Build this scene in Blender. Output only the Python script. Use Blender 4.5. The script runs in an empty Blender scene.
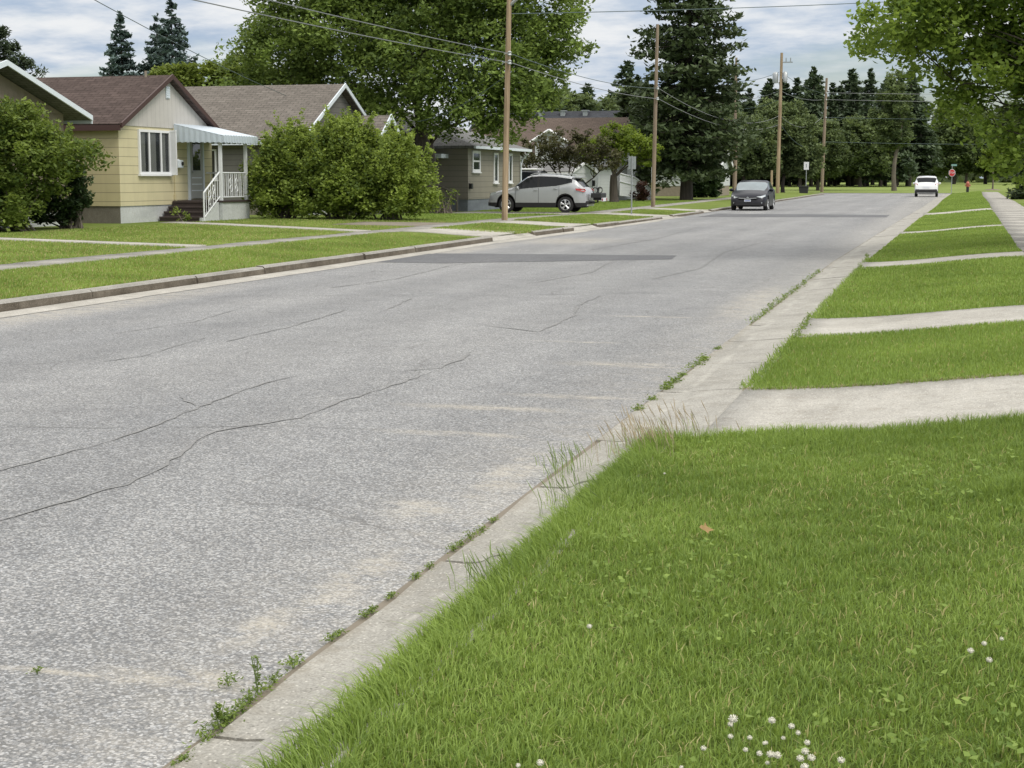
import bpy, math, random
import numpy as np
R_ = math.radians
RNG = np.random.default_rng(7)
random.seed(7)
scene = bpy.context.scene
COL = scene.collection
V = lambda *a: np.array(a, dtype=float)

# ------------------------------------------------------------------ helpers: meshes
def link(name, me, parent=None, loc=None):
    o = bpy.data.objects.new(name, me)
    COL.objects.link(o)
    if parent is not None:
        o.parent = parent
    if loc is not None:
        o.location = loc
    return o

def tag(o, label=None, cat=None, group=None, kind=None):
    if label: o['label'] = label
    if cat: o['category'] = cat
    if group: o['group'] = group
    if kind: o['kind'] = kind
    return o

def thing(name, label, cat, loc=(0, 0, 0), rotz=0.0, group=None):
    o = bpy.data.objects.new(name, None)
    COL.objects.link(o)
    o.location = loc
    o.rotation_euler = (0, 0, rotz)
    o.empty_display_size = 0.3
    return tag(o, label, cat, group)

def dup(root, loc, rotz=0.0, label=None, scale=None, group=None):
    r = root.copy(); COL.objects.link(r)
    r.location = loc; r.rotation_euler = (0, 0, rotz)
    if scale is not None: r.scale = (scale, scale, scale) if not isinstance(scale, tuple) else scale
    if label: r['label'] = label
    if group: r['group'] = group
    for ch in list(root.children):
        c = ch.copy(); COL.objects.link(c); c.parent = r
        for g in list(ch.children):
            d = g.copy(); COL.objects.link(d); d.parent = c
    return r

def quad_mesh(name, verts, quads, tint=None, mats=(), smooth=False):
    verts = np.asarray(verts, dtype=np.float32); quads = np.asarray(quads, dtype=np.int32)
    me = bpy.data.meshes.new(name)
    n = len(quads)
    me.vertices.add(len(verts)); me.vertices.foreach_set('co', verts.ravel())
    me.loops.add(n * 4); me.loops.foreach_set('vertex_index', quads.ravel())
    me.polygons.add(n); me.polygons.foreach_set('loop_start', np.arange(0, n * 4, 4, dtype=np.int32))
    if smooth: me.polygons.foreach_set('use_smooth', np.ones(n, dtype=bool))
    if tint is not None:
        a = me.attributes.new('tint', 'FLOAT', 'POINT')
        a.data.foreach_set('value', np.asarray(tint, dtype=np.float32))
    for m in mats: me.materials.append(m)
    me.update(calc_edges=True)
    return me

class MB:
    def __init__(s): s.v = []; s.f = []; s.m = []
    def add(s, vs, fs, m=0):
        b = len(s.v); s.v += [tuple(map(float, p)) for p in vs]
        s.f += [tuple(b + i for i in f) for f in fs]; s.m += [m] * len(fs); return s
    def box(s, x0, x1, y0, y1, z0, z1, m=0):
        return s.add([(x0,y0,z0),(x1,y0,z0),(x1,y1,z0),(x0,y1,z0),(x0,y0,z1),(x1,y0,z1),(x1,y1,z1),(x0,y1,z1)],
                     [(3,2,1,0),(4,5,6,7),(0,1,5,4),(1,2,6,5),(2,3,7,6),(3,0,4,7)], m)
    def quad(s, a, b, c, d, m=0): return s.add([a,b,c,d], [(0,1,2,3)], m)
    def slab(s, a, b, c, d, t, m=0):           # quad a,b,c,d thickened by t along its normal
        a, b, c, d = map(np.array, (a,b,c,d)); n = np.cross(b-a, d-a); n = n/np.linalg.norm(n)*t
        return s.add([a,b,c,d,a+n,b+n,c+n,d+n], [(3,2,1,0),(4,5,6,7),(0,1,5,4),(1,2,6,5),(2,3,7,6),(3,0,4,7)], m)
    def prism(s, poly, axis, a0, a1, m=0):      # poly of 2D points, extruded along axis from a0 to a1
        def p3(p, a): return {'x': (a,p[0],p[1]), 'y': (p[0],a,p[1]), 'z': (p[0],p[1],a)}[axis]
        n = len(poly)
        return s.add([p3(p,a0) for p in poly]+[p3(p,a1) for p in poly],
                     [tuple(range(n))[::-1], tuple(range(n,2*n))]+[(i,(i+1)%n,(i+1)%n+n,i+n) for i in range(n)], m)
    def tube(s, pts, rad, sides=6, m=0, cap=True):
        pts = [np.array(p, float) for p in pts]; n = len(pts)
        if np.isscalar(rad): rad = [rad]*n
        vs = []; up = None
        for i, p in enumerate(pts):
            d = pts[min(i+1,n-1)] - pts[max(i-1,0)]; d = d/(np.linalg.norm(d)+1e-9)
            if up is None:
                ref = V(0,0,1) if abs(d[2]) < .9 else V(1,0,0)
                up = np.cross(d, ref)
            up = up - d*np.dot(up,d); up /= np.linalg.norm(up)+1e-9
            w = np.cross(d, up)
            for k in range(sides):
                a = 2*math.pi*k/sides
                vs.append(p + rad[i]*(math.cos(a)*up + math.sin(a)*w))
        fs = [(i*sides+k, i*sides+(k+1)%sides, (i+1)*sides+(k+1)%sides, (i+1)*sides+k) for i in range(n-1) for k in range(sides)]
        if cap: fs += [tuple(range(sides))[::-1], tuple((n-1)*sides+k for k in range(sides))]
        return s.add(vs, fs, m)
    def lathe(s, prof, c=(0,0,0), axis='z', sides=16, m=0):
        vs = []
        for r, h in prof:
            for k in range(sides):
                a = 2*math.pi*k/sides; u, w = r*math.cos(a), r*math.sin(a)
                vs.append({'z': (c[0]+u,c[1]+w,c[2]+h), 'y': (c[0]+u,c[1]+h,c[2]+w), 'x': (c[0]+h,c[1]+u,c[2]+w)}[axis])
        n = len(prof)
        fs = [(i*sides+k, i*sides+(k+1)%sides, (i+1)*sides+(k+1)%sides, (i+1)*sides+k) for i in range(n-1) for k in range(sides)]
        fs += [tuple(range(sides))[::-1], tuple((n-1)*sides+k for k in range(sides))]
        return s.add(vs, fs, m)
    def blob(s, c, r, seg=10, rings=6, m=0):
        vs = []
        for i in range(1, rings):
            t = math.pi*i/rings
            for k in range(seg):
                a = 2*math.pi*k/seg
                vs.append((c[0]+r[0]*math.sin(t)*math.cos(a), c[1]+r[1]*math.sin(t)*math.sin(a), c[2]+r[2]*math.cos(t)))
        top = len(vs); vs += [(c[0],c[1],c[2]+r[2]), (c[0],c[1],c[2]-r[2])]
        fs = [(i*seg+k, (i+1)*seg+k, (i+1)*seg+(k+1)%seg, i*seg+(k+1)%seg) for i in range(rings-2) for k in range(seg)]
        fs += [(top, k, (k+1)%seg) for k in range(seg)] + [(top+1, (rings-2)*seg+(k+1)%seg, (rings-2)*seg+k) for k in range(seg)]
        return s.add(vs, fs, m)
    def build(s, name, mats, parent=None, smooth=None, bevel=0, loc=None):
        me = bpy.data.meshes.new(name); me.from_pydata(s.v, [], s.f)
        mats = mats if isinstance(mats, (list, tuple)) else [mats]
        for m in mats: me.materials.append(m)
        if len(mats) > 1: me.polygons.foreach_set('material_index', s.m)
        me.update()
        if smooth is not None:
            me.polygons.foreach_set('use_smooth', [True]*len(me.polygons))
            try: me.set_sharp_from_angle(angle=R_(smooth))
            except Exception: pass
        o = link(name, me, parent, loc)
        if bevel:
            b = o.modifiers.new('bevel', 'BEVEL'); b.width = bevel; b.segments = 2; b.limit_method = 'ANGLE'
        return o

# ------------------------------------------------------------------ helpers: materials
def new_mat(name):
    m = bpy.data.materials.new(name); m.use_nodes = True
    nt = m.node_tree; b = nt.nodes['Principled BSDF']
    return m, nt, b
class N:
    """tiny node-building helper"""
    def __init__(s, nt): s.nt = nt
    def n(s, t, **kw):
        x = s.nt.nodes.new(t)
        for k, v in kw.items(): setattr(x, k, v)
        return x
    def l(s, a, b): s.nt.links.new(a, b)
    def setin(s, sock, v):
        if hasattr(v, 'is_output') or isinstance(v, bpy.types.NodeSocket): s.l(v, sock)
        else: sock.default_value = v
    def math(s, op, a, b=0.0, c=0.0, clamp=False):
        x = s.n('ShaderNodeMath', operation=op, use_clamp=clamp)
        s.setin(x.inputs[0], a); s.setin(x.inputs[1], b); s.setin(x.inputs[2], c); return x.outputs[0]
    def coord(s, which='Object'): return s.n('ShaderNodeTexCoord').outputs[which]
    def mapping(s, v, scale=(1,1,1), loc=(0,0,0), rot=(0,0,0)):
        x = s.n('ShaderNodeMapping'); s.l(v, x.inputs['Vector'])
        x.inputs['Scale'].default_value = scale; x.inputs['Location'].default_value = loc; x.inputs['Rotation'].default_value = rot
        return x.outputs[0]
    def noise(s, v, scale, detail=3.0, rough=.55):
        x = s.n('ShaderNodeTexNoise'); s.l(v, x.inputs['Vector'])
        x.inputs['Scale'].default_value = scale; x.inputs['Detail'].default_value = detail; x.inputs['Roughness'].default_value = rough
        return x.outputs['Fac']
    def mr(s, v, a, b, c=0.0, d=1.0, smooth=False):
        x = s.n('ShaderNodeMapRange', interpolation_type='SMOOTHSTEP' if smooth else 'LINEAR'); s.setin(x.inputs[0], v)
        for i, k in enumerate((a, b, c, d)): x.inputs[i+1].default_value = k
        return x.outputs[0]
    def mix(s, f, a, b, blend='MIX'):
        x = s.n('ShaderNodeMix', data_type='RGBA', blend_type=blend)
        s.setin(x.inputs[0], f)
        for sock, v in ((x.inputs[6], a), (x.inputs[7], b)):
            if isinstance(v, tuple): sock.default_value = v if len(v) == 4 else (*v, 1)
            else: s.l(v, sock)
        return x.outputs[2]
    def bump(s, h, strength=.3, dist=.02):
        x = s.n('ShaderNodeBump'); s.l(h, x.inputs['Height']); x.inputs['Strength'].default_value = strength; x.inputs['Distance'].default_value = dist
        return x.outputs[0]
    def sep(s, v):
        x = s.n('ShaderNodeSeparateXYZ'); s.l(v, x.inputs[0]); return x.outputs
    def attr(s, name): 
        x = s.n('ShaderNodeAttribute'); x.attribute_name = name; return x.outputs['Fac']

def plain(name, col, rough=.6, metal=0.0, var=.12, scale=8.0, bump=0.0, spec=.5, coat=0.0):
    m, nt, b = new_mat(name); n = N(nt); co = n.coord()
    f = n.noise(co, scale, 4)
    lo = tuple(c*(1-var) for c in col); hi = tuple(min(1, c*(1+var)) for c in col)
    n.l(n.mix(f, lo, hi), b.inputs['Base Color'])
    b.inputs['Roughness'].default_value = rough; b.inputs['Metallic'].default_value = metal
    b.inputs['Specular IOR Level'].default_value = spec; b.inputs['Coat Weight'].default_value = coat
    if bump: n.l(n.bump(n.noise(co, scale*6, 3), bump, .01), b.inputs['Normal'])
    return m

def leaf_mat(name, dark, light, trans=.35, rough=.6, vscale=0.5):
    m, nt, b = new_mat(name); n = N(nt)
    t = n.attr('tint')
    lowf = n.noise(n.coord(), vscale, 2)
    t2 = n.math('ADD', t, n.mr(lowf, .3, .7, -.18, .18))
    col = n.mix(n.math('MULTIPLY', t2, 1.0, clamp=True), dark, light)
    n.l(col, b.inputs['Base Color']); b.inputs['Roughness'].default_value = rough
    b.inputs['Specular IOR Level'].default_value = .25
    trans = trans + .06; tr = n.n('ShaderNodeBsdfTranslucent'); n.l(n.mix(.5, col, (light[0]*1.2, light[1]*1.15, light[2]*.8)), tr.inputs['Color'])
    mx = n.n('ShaderNodeMixShader'); mx.inputs[0].default_value = trans
    out = nt.nodes['Material Output']
    n.l(b.outputs[0], mx.inputs[1]); n.l(tr.outputs[0], mx.inputs[2]); n.l(mx.outputs[0], out.inputs['Surface'])
    return m

def siding(name, col, pitch=.25, line=.05, dark=.55, vertical=False, var=.08, axis='y'):
    m, nt, b = new_mat(name); n = N(nt); co = n.coord(); x, y, z = n.sep(co)
    c = (x if axis == 'x' else y) if vertical else z
    fr = n.math('FRACT', n.math('DIVIDE', n.math('ADD', c, 100.0), pitch))
    ln = n.math('LESS_THAN', fr, line/pitch*.4)
    f = n.noise(co, 3.0, 4); st = n.noise(n.mapping(co, (6, 6, .6)), 1.0, 3)
    base = n.mix(f, tuple(k*(1-var) for k in col), tuple(min(1, k*(1+var)) for k in col))
    base = n.mix(n.mr(st, .45, .8, 0, .25), base, tuple(k*.72 for k in col))
    col2 = n.mix(n.math('MULTIPLY', ln, 1-dark), base, (0.02, 0.018, 0.015))
    n.l(col2, b.inputs['Base Color']); b.inputs['Roughness'].default_value = .6
    n.l(n.bump(fr, .5, .015), b.inputs['Normal'])
    return m

def shingles(name, c1, c2, mortar, row=.15, width=.32):
    m, nt, b = new_mat(name); n = N(nt); co = n.coord()
    br = n.n('ShaderNodeTexBrick'); n.l(co, br.inputs['Vector'])
    br.inputs['Scale'].default_value = 1.0; br.inputs['Brick Width'].default_value = width; br.inputs['Row Height'].default_value = row
    br.inputs['Mortar Size'].default_value = .012; br.inputs['Color1'].default_value = (*c1, 1); br.inputs['Color2'].default_value = (*c2, 1)
    br.inputs['Mortar'].default_value = (*mortar, 1); br.inputs['Bias'].default_value = -.1
    big = n.noise(n.mapping(co, (.4, 1.2, 1)), 1.3, 4)
    fine = n.noise(co, 9.0, 3)
    col = n.mix(n.mr(big, .35, .7, .0, .4), br.outputs['Color'], tuple(k*.6 for k in c1))
    col = n.mix(n.mr(fine, .4, .75, 0, .3), col, tuple(min(1, k*1.5) for k in c2))
    n.l(col, b.inputs['Base Color']); b.inputs['Roughness'].default_value = .9; b.inputs['Specular IOR Level'].default_value = .2
    n.l(n.bump(br.outputs['Fac'], -.5, .02), b.inputs['Normal'])
    return m

def glass(name, col=(.015, .02, .025), rough=.04):
    m, nt, b = new_mat(name)
    n = N(nt); f = n.noise(n.coord(), 1.5, 2)
    n.l(n.mix(f, tuple(c*.6 for c in col), tuple(c*1.5 for c in col)), b.inputs['Base Color'])
    b.inputs['Roughness'].default_value = rough; b.inputs['Specular IOR Level'].default_value = .8
    return m

def clear_glass(name, amount=.75):
    m, nt, b = new_mat(name); n = N(nt)
    n.l(n.mix(n.noise(n.coord(), 2.0, 2), (.02,.025,.03), (.04,.045,.05)), b.inputs['Base Color'])
    b.inputs['Roughness'].default_value = .04; b.inputs['Specular IOR Level'].default_value = .7
    t = n.n('ShaderNodeBsdfTransparent'); mx = n.n('ShaderNodeMixShader'); mx.inputs[0].default_value = amount
    n.l(b.outputs[0], mx.inputs[1]); n.l(t.outputs[0], mx.inputs[2]); n.l(mx.outputs[0], nt.nodes['Material Output'].inputs['Surface'])
    return m

def concrete(name, lo, hi, scale=1.2, streak=None):
    m, nt, b = new_mat(name); n = N(nt); co = n.coord()
    a = n.noise(co, scale, 8, .72); f = n.noise(co, 70, 4, .75); s = n.noise(n.mapping(co, (1, .25, 1)), 2.3, 5, .65); g = n.noise(co, 9.0, 6, .7)
    col = n.mix(n.mr(a, .34, .66), lo, hi)
    col = n.mix(n.mr(s, .52, .72, 0, .5), col, tuple(k*.62 for k in lo))
    col = n.mix(n.mr(g, .50, .72, 0, .45), col, (lo[0]*.72, lo[1]*.66, lo[2]*.56))
    col = n.mix(n.mr(g, .26, .42, .4, 0), col, tuple(min(1, k*1.22) for k in hi))
    col = n.mix(n.mr(f, .40, .68, 0, .75), col, tuple(k*.6 for k in lo))
    vo = n.n('ShaderNodeTexVoronoi'); n.l(co, vo.inputs['Vector']); vo.inputs['Scale'].default_value = 85
    rr = n.sep(vo.outputs['Color'])
    col = n.mix(n.math('MULTIPLY', n.mr(rr[0], .72, .95, 0, .75), n.mr(vo.outputs['Distance'], .2, .5, 1, 0)), col, tuple(min(1, k*1.4) for k in hi))
    col = n.mix(n.math('MULTIPLY', n.mr(rr[1], .80, .95, 0, .7), n.mr(vo.outputs['Distance'], .2, .5, 1, 0)), col, tuple(k*.4 for k in lo))
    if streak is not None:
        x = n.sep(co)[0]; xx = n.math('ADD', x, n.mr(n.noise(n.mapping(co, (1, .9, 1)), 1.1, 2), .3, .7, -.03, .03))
        st = n.mr(n.math('ABSOLUTE', n.math('SUBTRACT', xx, streak)), .012, .055, 1, 0, True)  # broken light streak: kerb lip highlight painted in, with some wear
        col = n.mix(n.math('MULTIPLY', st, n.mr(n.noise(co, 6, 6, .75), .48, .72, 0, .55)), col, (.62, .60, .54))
        ed = n.mr(x, -1.90, -1.99, 0, .8)
        col = n.mix(n.math('MULTIPLY', ed, n.mr(n.noise(co, 7, 4, .7), .4, .6)), col, (.24, .215, .17))
    n.l(col, b.inputs['Base Color']); b.inputs['Roughness'].default_value = .9; b.inputs['Specular IOR Level'].default_value = .2
    h = n.math('ADD', n.math('MULTIPLY', g, .8), f)
    n.l(n.bump(h, .6, .008), b.inputs['Normal'])
    return m

def asphalt(name, lo, hi, sand=True):
    m, nt, b = new_mat(name); n = N(nt); co = n.coord(); x, y, z = n.sep(co)
    wob = n.n('ShaderNodeTexNoise'); n.l(co, wob.inputs['Vector']); wob.inputs['Scale'].default_value = 40
    va = n.n('ShaderNodeVectorMath', operation='ADD'); sc = n.n('ShaderNodeVectorMath', operation='SCALE')
    n.l(wob.outputs['Color'], sc.inputs[0]); sc.inputs['Scale'].default_value = .012; n.l(co, va.inputs[0]); n.l(sc.outputs[0], va.inputs[1])
    vo = n.n('ShaderNodeTexVoronoi'); n.l(va.outputs[0], vo.inputs['Vector']); vo.inputs['Scale'].default_value = 98
    vo.inputs['Randomness'].default_value = 1.0
    rr = n.sep(vo.outputs['Color'])
    chip = n.math('ADD', n.math('MULTIPLY', n.math('POWER', rr[0], 1.6), .8), n.mr(n.noise(co, 210, 2), .35, .7, 0, .22))
    gap = n.mr(vo.outputs['Distance'], .42, .72, 1.0, .45)
    val = n.math('MULTIPLY', chip, gap)
    col = n.mix(val, lo, hi)
    warm = n.mix(rr[1], (.97, .99, 1.02), (1.04, 1.0, .95))
    col = n.mix(.7, col, n.mix(1.0, col, warm, 'MULTIPLY'))
    big = n.noise(n.mapping(co, (.5, .12, 1)), 1.0, 5, .6)
    med = n.noise(co, 2.2, 5, .65)
    col = n.mix(1.0, col, n.mix(n.mr(big, .3, .7), (.84, .845, .86), (1.12, 1.11, 1.10)), 'MULTIPLY')
    col = n.mix(1.0, col, n.mix(n.mr(med, .3, .7), (.9, .9, .9), (1.1, 1.1, 1.09)), 'MULTIPLY')
    if sand:
        wc = n.n('ShaderNodeTexNoise'); n.l(co, wc.inputs['Vector']); wc.inputs['Scale'].default_value = 1.6; wc.inputs['Detail'].default_value = 5
        s2 = n.n('ShaderNodeVectorMath', operation='SCALE'); n.l(wc.outputs['Color'], s2.inputs[0]); s2.inputs['Scale'].default_value = .5
        v2 = n.n('ShaderNodeVectorMath', operation='ADD'); n.l(co, v2.inputs[0]); n.l(s2.outputs[0], v2.inputs[1])
        vc = n.n('ShaderNodeTexVoronoi', feature='DISTANCE_TO_EDGE'); n.l(n.mapping(v2.outputs[0], (1, .6, 1)), vc.inputs['Vector']); vc.inputs['Scale'].default_value = .42
        ck = n.math('MULTIPLY', n.mr(vc.outputs['Distance'], .0015, .0055, 1, 0), n.mr(n.noise(co, .55, 4, .6), .46, .56))
        col = n.mix(n.math('MULTIPLY', ck, .5), col, (.11, .108, .105))
        tr1 = n.mr(n.math('ABSOLUTE', n.math('SUBTRACT', n.math('PINGPONG', n.math('ADD', x, 12.1), 1.55), .8)), .0, .6, 1.06, .97)
        col = n.mix(1.0, col, n.mix(n.mr(tr1, .97, 1.06), (.955, .955, .955), (1.05, 1.05, 1.05)), 'MULTIPLY')
        pt = n.noise(n.mapping(co, (.9, .35, 1), (4, 2, 0)), 1.0, 5, .6)
        col = n.mix(n.mr(pt, .60, .68, 0, .22), col, (.12, .12, .122))
        def ell(cx, cy, rx, ry):
            dx = n.math('DIVIDE', n.math('SUBTRACT', x, cx), rx); dy = n.math('DIVIDE', n.math('SUBTRACT', y, cy), ry)
            return n.mr(n.math('SQRT', n.math('ADD', n.math('MULTIPLY', dx, dx), n.math('MULTIPLY', dy, dy))), .15, 1.0, 1.0, 0.0, True)
        tot = None
        for e in [(-2.3,4.32,.5,.2), (-2.75,4.27,.45,.04), (-2.22,5.6,.2,.9), (-2.42,6.95,.3,.35), (-2.2,7.9,.25,1.2), (-2.9,9.1,.75,.14), (-3.0,10.2,.9,.2),
                  (-2.55,10.9,.7,.16), (-2.5,12.9,.9,.3), (-2.3,4.9,.15,.5), (-3.4,14.6,.7,.10), (-3.2,17.5,.8,.12), (-2.3,20,.5,5), (-10.2,17,.9,6), (-10.2,32,.7,7), (-9.2,38,2.0,3.0)]:
            v = ell(*e); tot = v if tot is None else n.math('MAXIMUM', tot, v)
        edge = n.math('MULTIPLY', n.mr(x, -2.9, -2.0, 0, 1), .45)
        tot = n.math('MAXIMUM', tot, edge)
        msk = n.math('MULTIPLY', tot, n.mr(n.noise(n.mapping(co, (4, 6, 1)), 1.0, 6, .75), .36, .60))
        msk = n.math('MULTIPLY', msk, n.mr(rr[2], .0, .55, .35, 1.0))
        col = n.mix(n.math('MULTIPLY', msk, .68), col, n.mix(n.noise(co, 140, 2), (.36, .325, .265), (.56, .52, .44)))
    n.l(col, b.inputs['Base Color']); b.inputs['Roughness'].default_value = .85; b.inputs['Specular IOR Level'].default_value = .3
    n.l(n.bump(n.math('MULTIPLY', gap, rr[0]), .45, .006), b.inputs['Normal'])
    return m

def turf(name, dark, light, straw):
    m, nt, b = new_mat(name); n = N(nt); co = n.coord()
    a = n.noise(co, .5, 5, .6); c = n.noise(co, 6.0, 5, .7); d = n.noise(n.mapping(co, (60, 60, 60)), 1.0, 3, .7)
    s = n.noise(n.mapping(co, (.35, 1.3, 1)), 1.0, 4)
    f = n.math('ADD', n.math('MULTIPLY', c, .55), n.math('MULTIPLY', d, .45))
    col = n.mix(n.mr(f, .32, .68), dark, light)
    col = n.mix(n.mr(a, .4, .72, 0, .5), col, straw)
    col = n.mix(n.mr(s, .5, .75, 0, .35), col, tuple(k*.75 for k in dark))
    n.l(col, b.inputs['Base Color']); b.inputs['Roughness'].default_value = .95; b.inputs['Specular IOR Level'].default_value = .1
    n.l(n.bump(f, .9, .05), b.inputs['Normal'])
    return m

def wood(name, lo, hi):
    m, nt, b = new_mat(name); n = N(nt); co = n.coord()
    g = n.noise(n.mapping(co, (14, 14, .5)), 1.0, 5, .65); k = n.noise(n.mapping(co, (3, 3, .8)), 1.0, 3)
    col = n.mix(n.mr(g, .3, .7), lo, hi); col = n.mix(n.mr(k, .5, .75, 0, .45), col, tuple(c*.6 for c in lo))
    n.l(col, b.inputs['Base Color']); b.inputs['Roughness'].default_value = .85
    n.l(n.bump(g, .4, .01), b.inputs['Normal'])
    return m

# ------------------------------------------------------------------ camera, world, sun
cam = bpy.data.cameras.new('camera'); cam.sensor_width = 36.0; cam.lens = 54.07
cam.clip_start = .1; cam.clip_end = 5000
co_ = bpy.data.objects.new('camera', cam); COL.objects.link(co_)
co_.location = (0, 0, 1.6); co_.rotation_euler = (R_(90-7.665), 0, R_(15.59))
scene.camera = co_

SUN_EL, SUN_AZ = R_(52), math.atan2(.85, -.45)     # azimuth measured from +Y towards +X
sd = V(math.sin(SUN_AZ)*math.cos(SUN_EL), math.cos(SUN_AZ)*math.cos(SUN_EL), math.sin(SUN_EL))
sun = bpy.data.lights.new('sun', 'SUN'); sun.energy = 2.0; sun.angle = R_(24); sun.color = (1, .95, .86)
so = bpy.data.objects.new('sun', sun); COL.objects.link(so)
from mathutils import Vector
so.rotation_euler = Vector((-sd[0], -sd[1], -sd[2])).to_track_quat('-Z', 'Y').to_euler()
so.location = (20, -20, 60)

world = bpy.data.worlds.new('World'); scene.world = world; world.use_nodes = True
wn = world.node_tree; n = N(wn); bg = wn.nodes['Background']
sky = n.n('ShaderNodeTexSky', sky_type='NISHITA', sun_disc=False)
sky.sun_elevation = SUN_EL; sky.sun_rotation = SUN_AZ; sky.air_density = 1.0; sky.dust_density = 1.2
n.l(sky.outputs[0], bg.inputs['Color']); bg.inputs['Strength'].default_value = .11
d = n.coord('Generated'); x, y, z = n.sep(d)
den = n.math('ADD', n.math('MAXIMUM', z, 0.0), .16)
cmb = n.n('ShaderNodeCombineXYZ'); n.l(n.math('DIVIDE', x, den), cmb.inputs[0]); n.l(n.math('DIVIDE', y, den), cmb.inputs[1])
pv = cmb.outputs[0]
c1 = n.noise(n.mapping(pv, (.7, .8, 1), (3.1, 1.7, 0)), 1.0, 7, .55)
c2 = n.noise(n.mapping(pv, (2.3, 2.5, 1), (7.3, -2.2, 4)), 1.0, 6, .6)
cover = n.mr(c1, .34, .54, .0, 1.0, True)
shade = n.mr(n.math('ADD', n.math('MULTIPLY', c2, .65), n.math('MULTIPLY', c1, .35)), .42, .61, 0, 1, True)
ccol = n.mix(shade, (.50, .62, .79), (1.0, 1.02, 1.04))
ccol = n.mix(n.mr(z, .12, .42, 0, 1, True), ccol, (1.0, .985, .96)); cover = n.math('MAXIMUM', cover, n.mr(z, .15, .45, 0, 1, True))
cb = n.n('ShaderNodeBackground'); n.l(ccol, cb.inputs['Color'])
n.l(n.mr(z, .1, .8, .86, 1.6), cb.inputs['Strength'])
mxw = n.n('ShaderNodeMixShader'); n.l(cover, mxw.inputs[0]); n.l(bg.outputs[0], mxw.inputs[1]); n.l(cb.outputs[0], mxw.inputs[2])
n.l(mxw.outputs[0], wn.nodes['World Output'].inputs['Surface'])

scene.view_settings.view_transform = 'Standard'; scene.view_settings.look = 'None'; scene.view_settings.exposure = 0
scene.render.engine = 'CYCLES'
scene.cycles.use_denoising = True; scene.cycles.max_bounces = 6; scene.cycles.transparent_max_bounces = 6
scene.cycles.diffuse_bounces = 3; scene.cycles.glossy_bounces = 3; scene.cycles.sample_clamp_indirect = 6
scene.cycles.use_adaptive_sampling = False

# ------------------------------------------------------------------ materials
M = {}
M['asphalt'] = asphalt('asphalt', (.108, .112, .117), (.50, .506, .51))
M['patch'] = asphalt('asphalt_patch', (.068, .072, .080), (.25, .255, .265), sand=False)
M['tar'] = plain('tar', (.20, .20, .198), .8, var=.35, scale=25)
M['concrete'] = concrete('concrete', (.27, .26, .24), (.42, .405, .37))
M['conc_light'] = concrete('concrete_light', (.36, .345, .31), (.55, .53, .485))
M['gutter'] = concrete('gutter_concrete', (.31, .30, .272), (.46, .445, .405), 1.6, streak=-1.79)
M['kerb_old'] = concrete('kerb_old', (.10, .085, .066), (.24, .21, .17), 2.0)
M['turf'] = turf('turf', (.068, .108, .019), (.19, .25, .055), (.26, .28, .10))
M['soil'] = turf('soil_turf', (.05, .08, .014), (.12, .17, .03), (.15, .18, .05))
M['field'] = turf('field', (.12, .17, .04), (.22, .28, .08), (.30, .33, .12))
M['dirt'] = plain('dirt', (.185, .16, .125), .95, var=.35, scale=3, bump=.3)
M['blade'] = leaf_mat('grass_blade', (.085, .152, .024), (.325, .44, .105), .36, .5, .6)
M['pole'] = wood('pole_wood', (.17, .115, .07), (.46, .35, .23))
M['pole_grey'] = wood('pole_wood_grey', (.17, .125, .09), (.34, .27, .20))
M['bark'] = wood('bark', (.035, .028, .022), (.10, .082, .066))
M['bark_light'] = wood('bark_light', (.09, .075, .06), (.2, .17, .14))
M['white'] = plain('white_paint', (.74, .75, .77), .5, var=.05)
M['trim_white'] = plain('trim_white', (.66, .72, .78), .5, var=.06)
M['iron_white'] = plain('painted_iron', (.68, .70, .72), .45, var=.08)
M['dark_metal'] = plain('dark_metal', (.03, .03, .032), .4, var=.2)
M['steel'] = plain('galvanised', (.38, .40, .41), .4, .6, var=.12)
M['wire'] = plain('wire', (.07, .105, .11), .6, var=.1)
M['wire_l'] = plain('wire_bright', (.22, .23, .24), .45, .3, var=.1)
M['glass'] = glass('window_glass')
M['clear'] = clear_glass('clear_glass', .7)
M['curtain'] = plain('curtain', (.42, .44, .42), .9, var=.12, scale=6)
M['black'] = plain('black_plastic', (.018, .018, .02), .55, var=.2)
M['rubber'] = plain('tyre_rubber', (.022, .022, .023), .85, var=.2, scale=20)
M['inside'] = plain('dark_interior', (.02, .022, .024), .9, var=.2)

# ------------------------------------------------------------------ terrain functions
def sm(t): t = max(0.0, min(1.0, t)); return t*t*(3-2*t)
def lerp(a, b, t): return a+(b-a)*t
LX = [(-20, -10.78), (16, -10.75), (37, -10.80), (50, -10.45), (65, -10.35), (90, -10.5), (150, -10.8)]
def kerb_x(Y): return float(np.interp(Y, [a for a, _ in LX], [b for _, b in LX]))
def zl(X, Y):
    """left verge and lots, X below the kerb line"""
    far = sm((Y-48)/16)
    top = lerp(.12, .06, far); walk = lerp(.22, .13, far); lot = lerp(.26, .10, far)
    kx = kerb_x(Y)-.17
    if X > -13.3: return lerp(top, walk, sm((kx-X)/(kx+13.3)))
    if X > -14.4: return walk
    if X > -20: return lerp(walk, lot, (-14.4-X)/5.6)
    return lot + .01*max(0, (-26-X))*.3
def DX(Y):
    return np.interp(Y, [30, 60, 85, 110, 137, 160], [0, .45, .9, 1.2, 1.7, 2.1])   # the right edge bears off slowly
def zr(X, Y):
    X = X - float(DX(Y))
    far = sm((Y-60)/60)
    if X < -1.2: return .065
    if X < 1.35: return .065 + .235*sm((X+1.5)/3.1)
    if X < 2.8: return .30
    return .30 + .02*min(X-2.8, 12)

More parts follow.
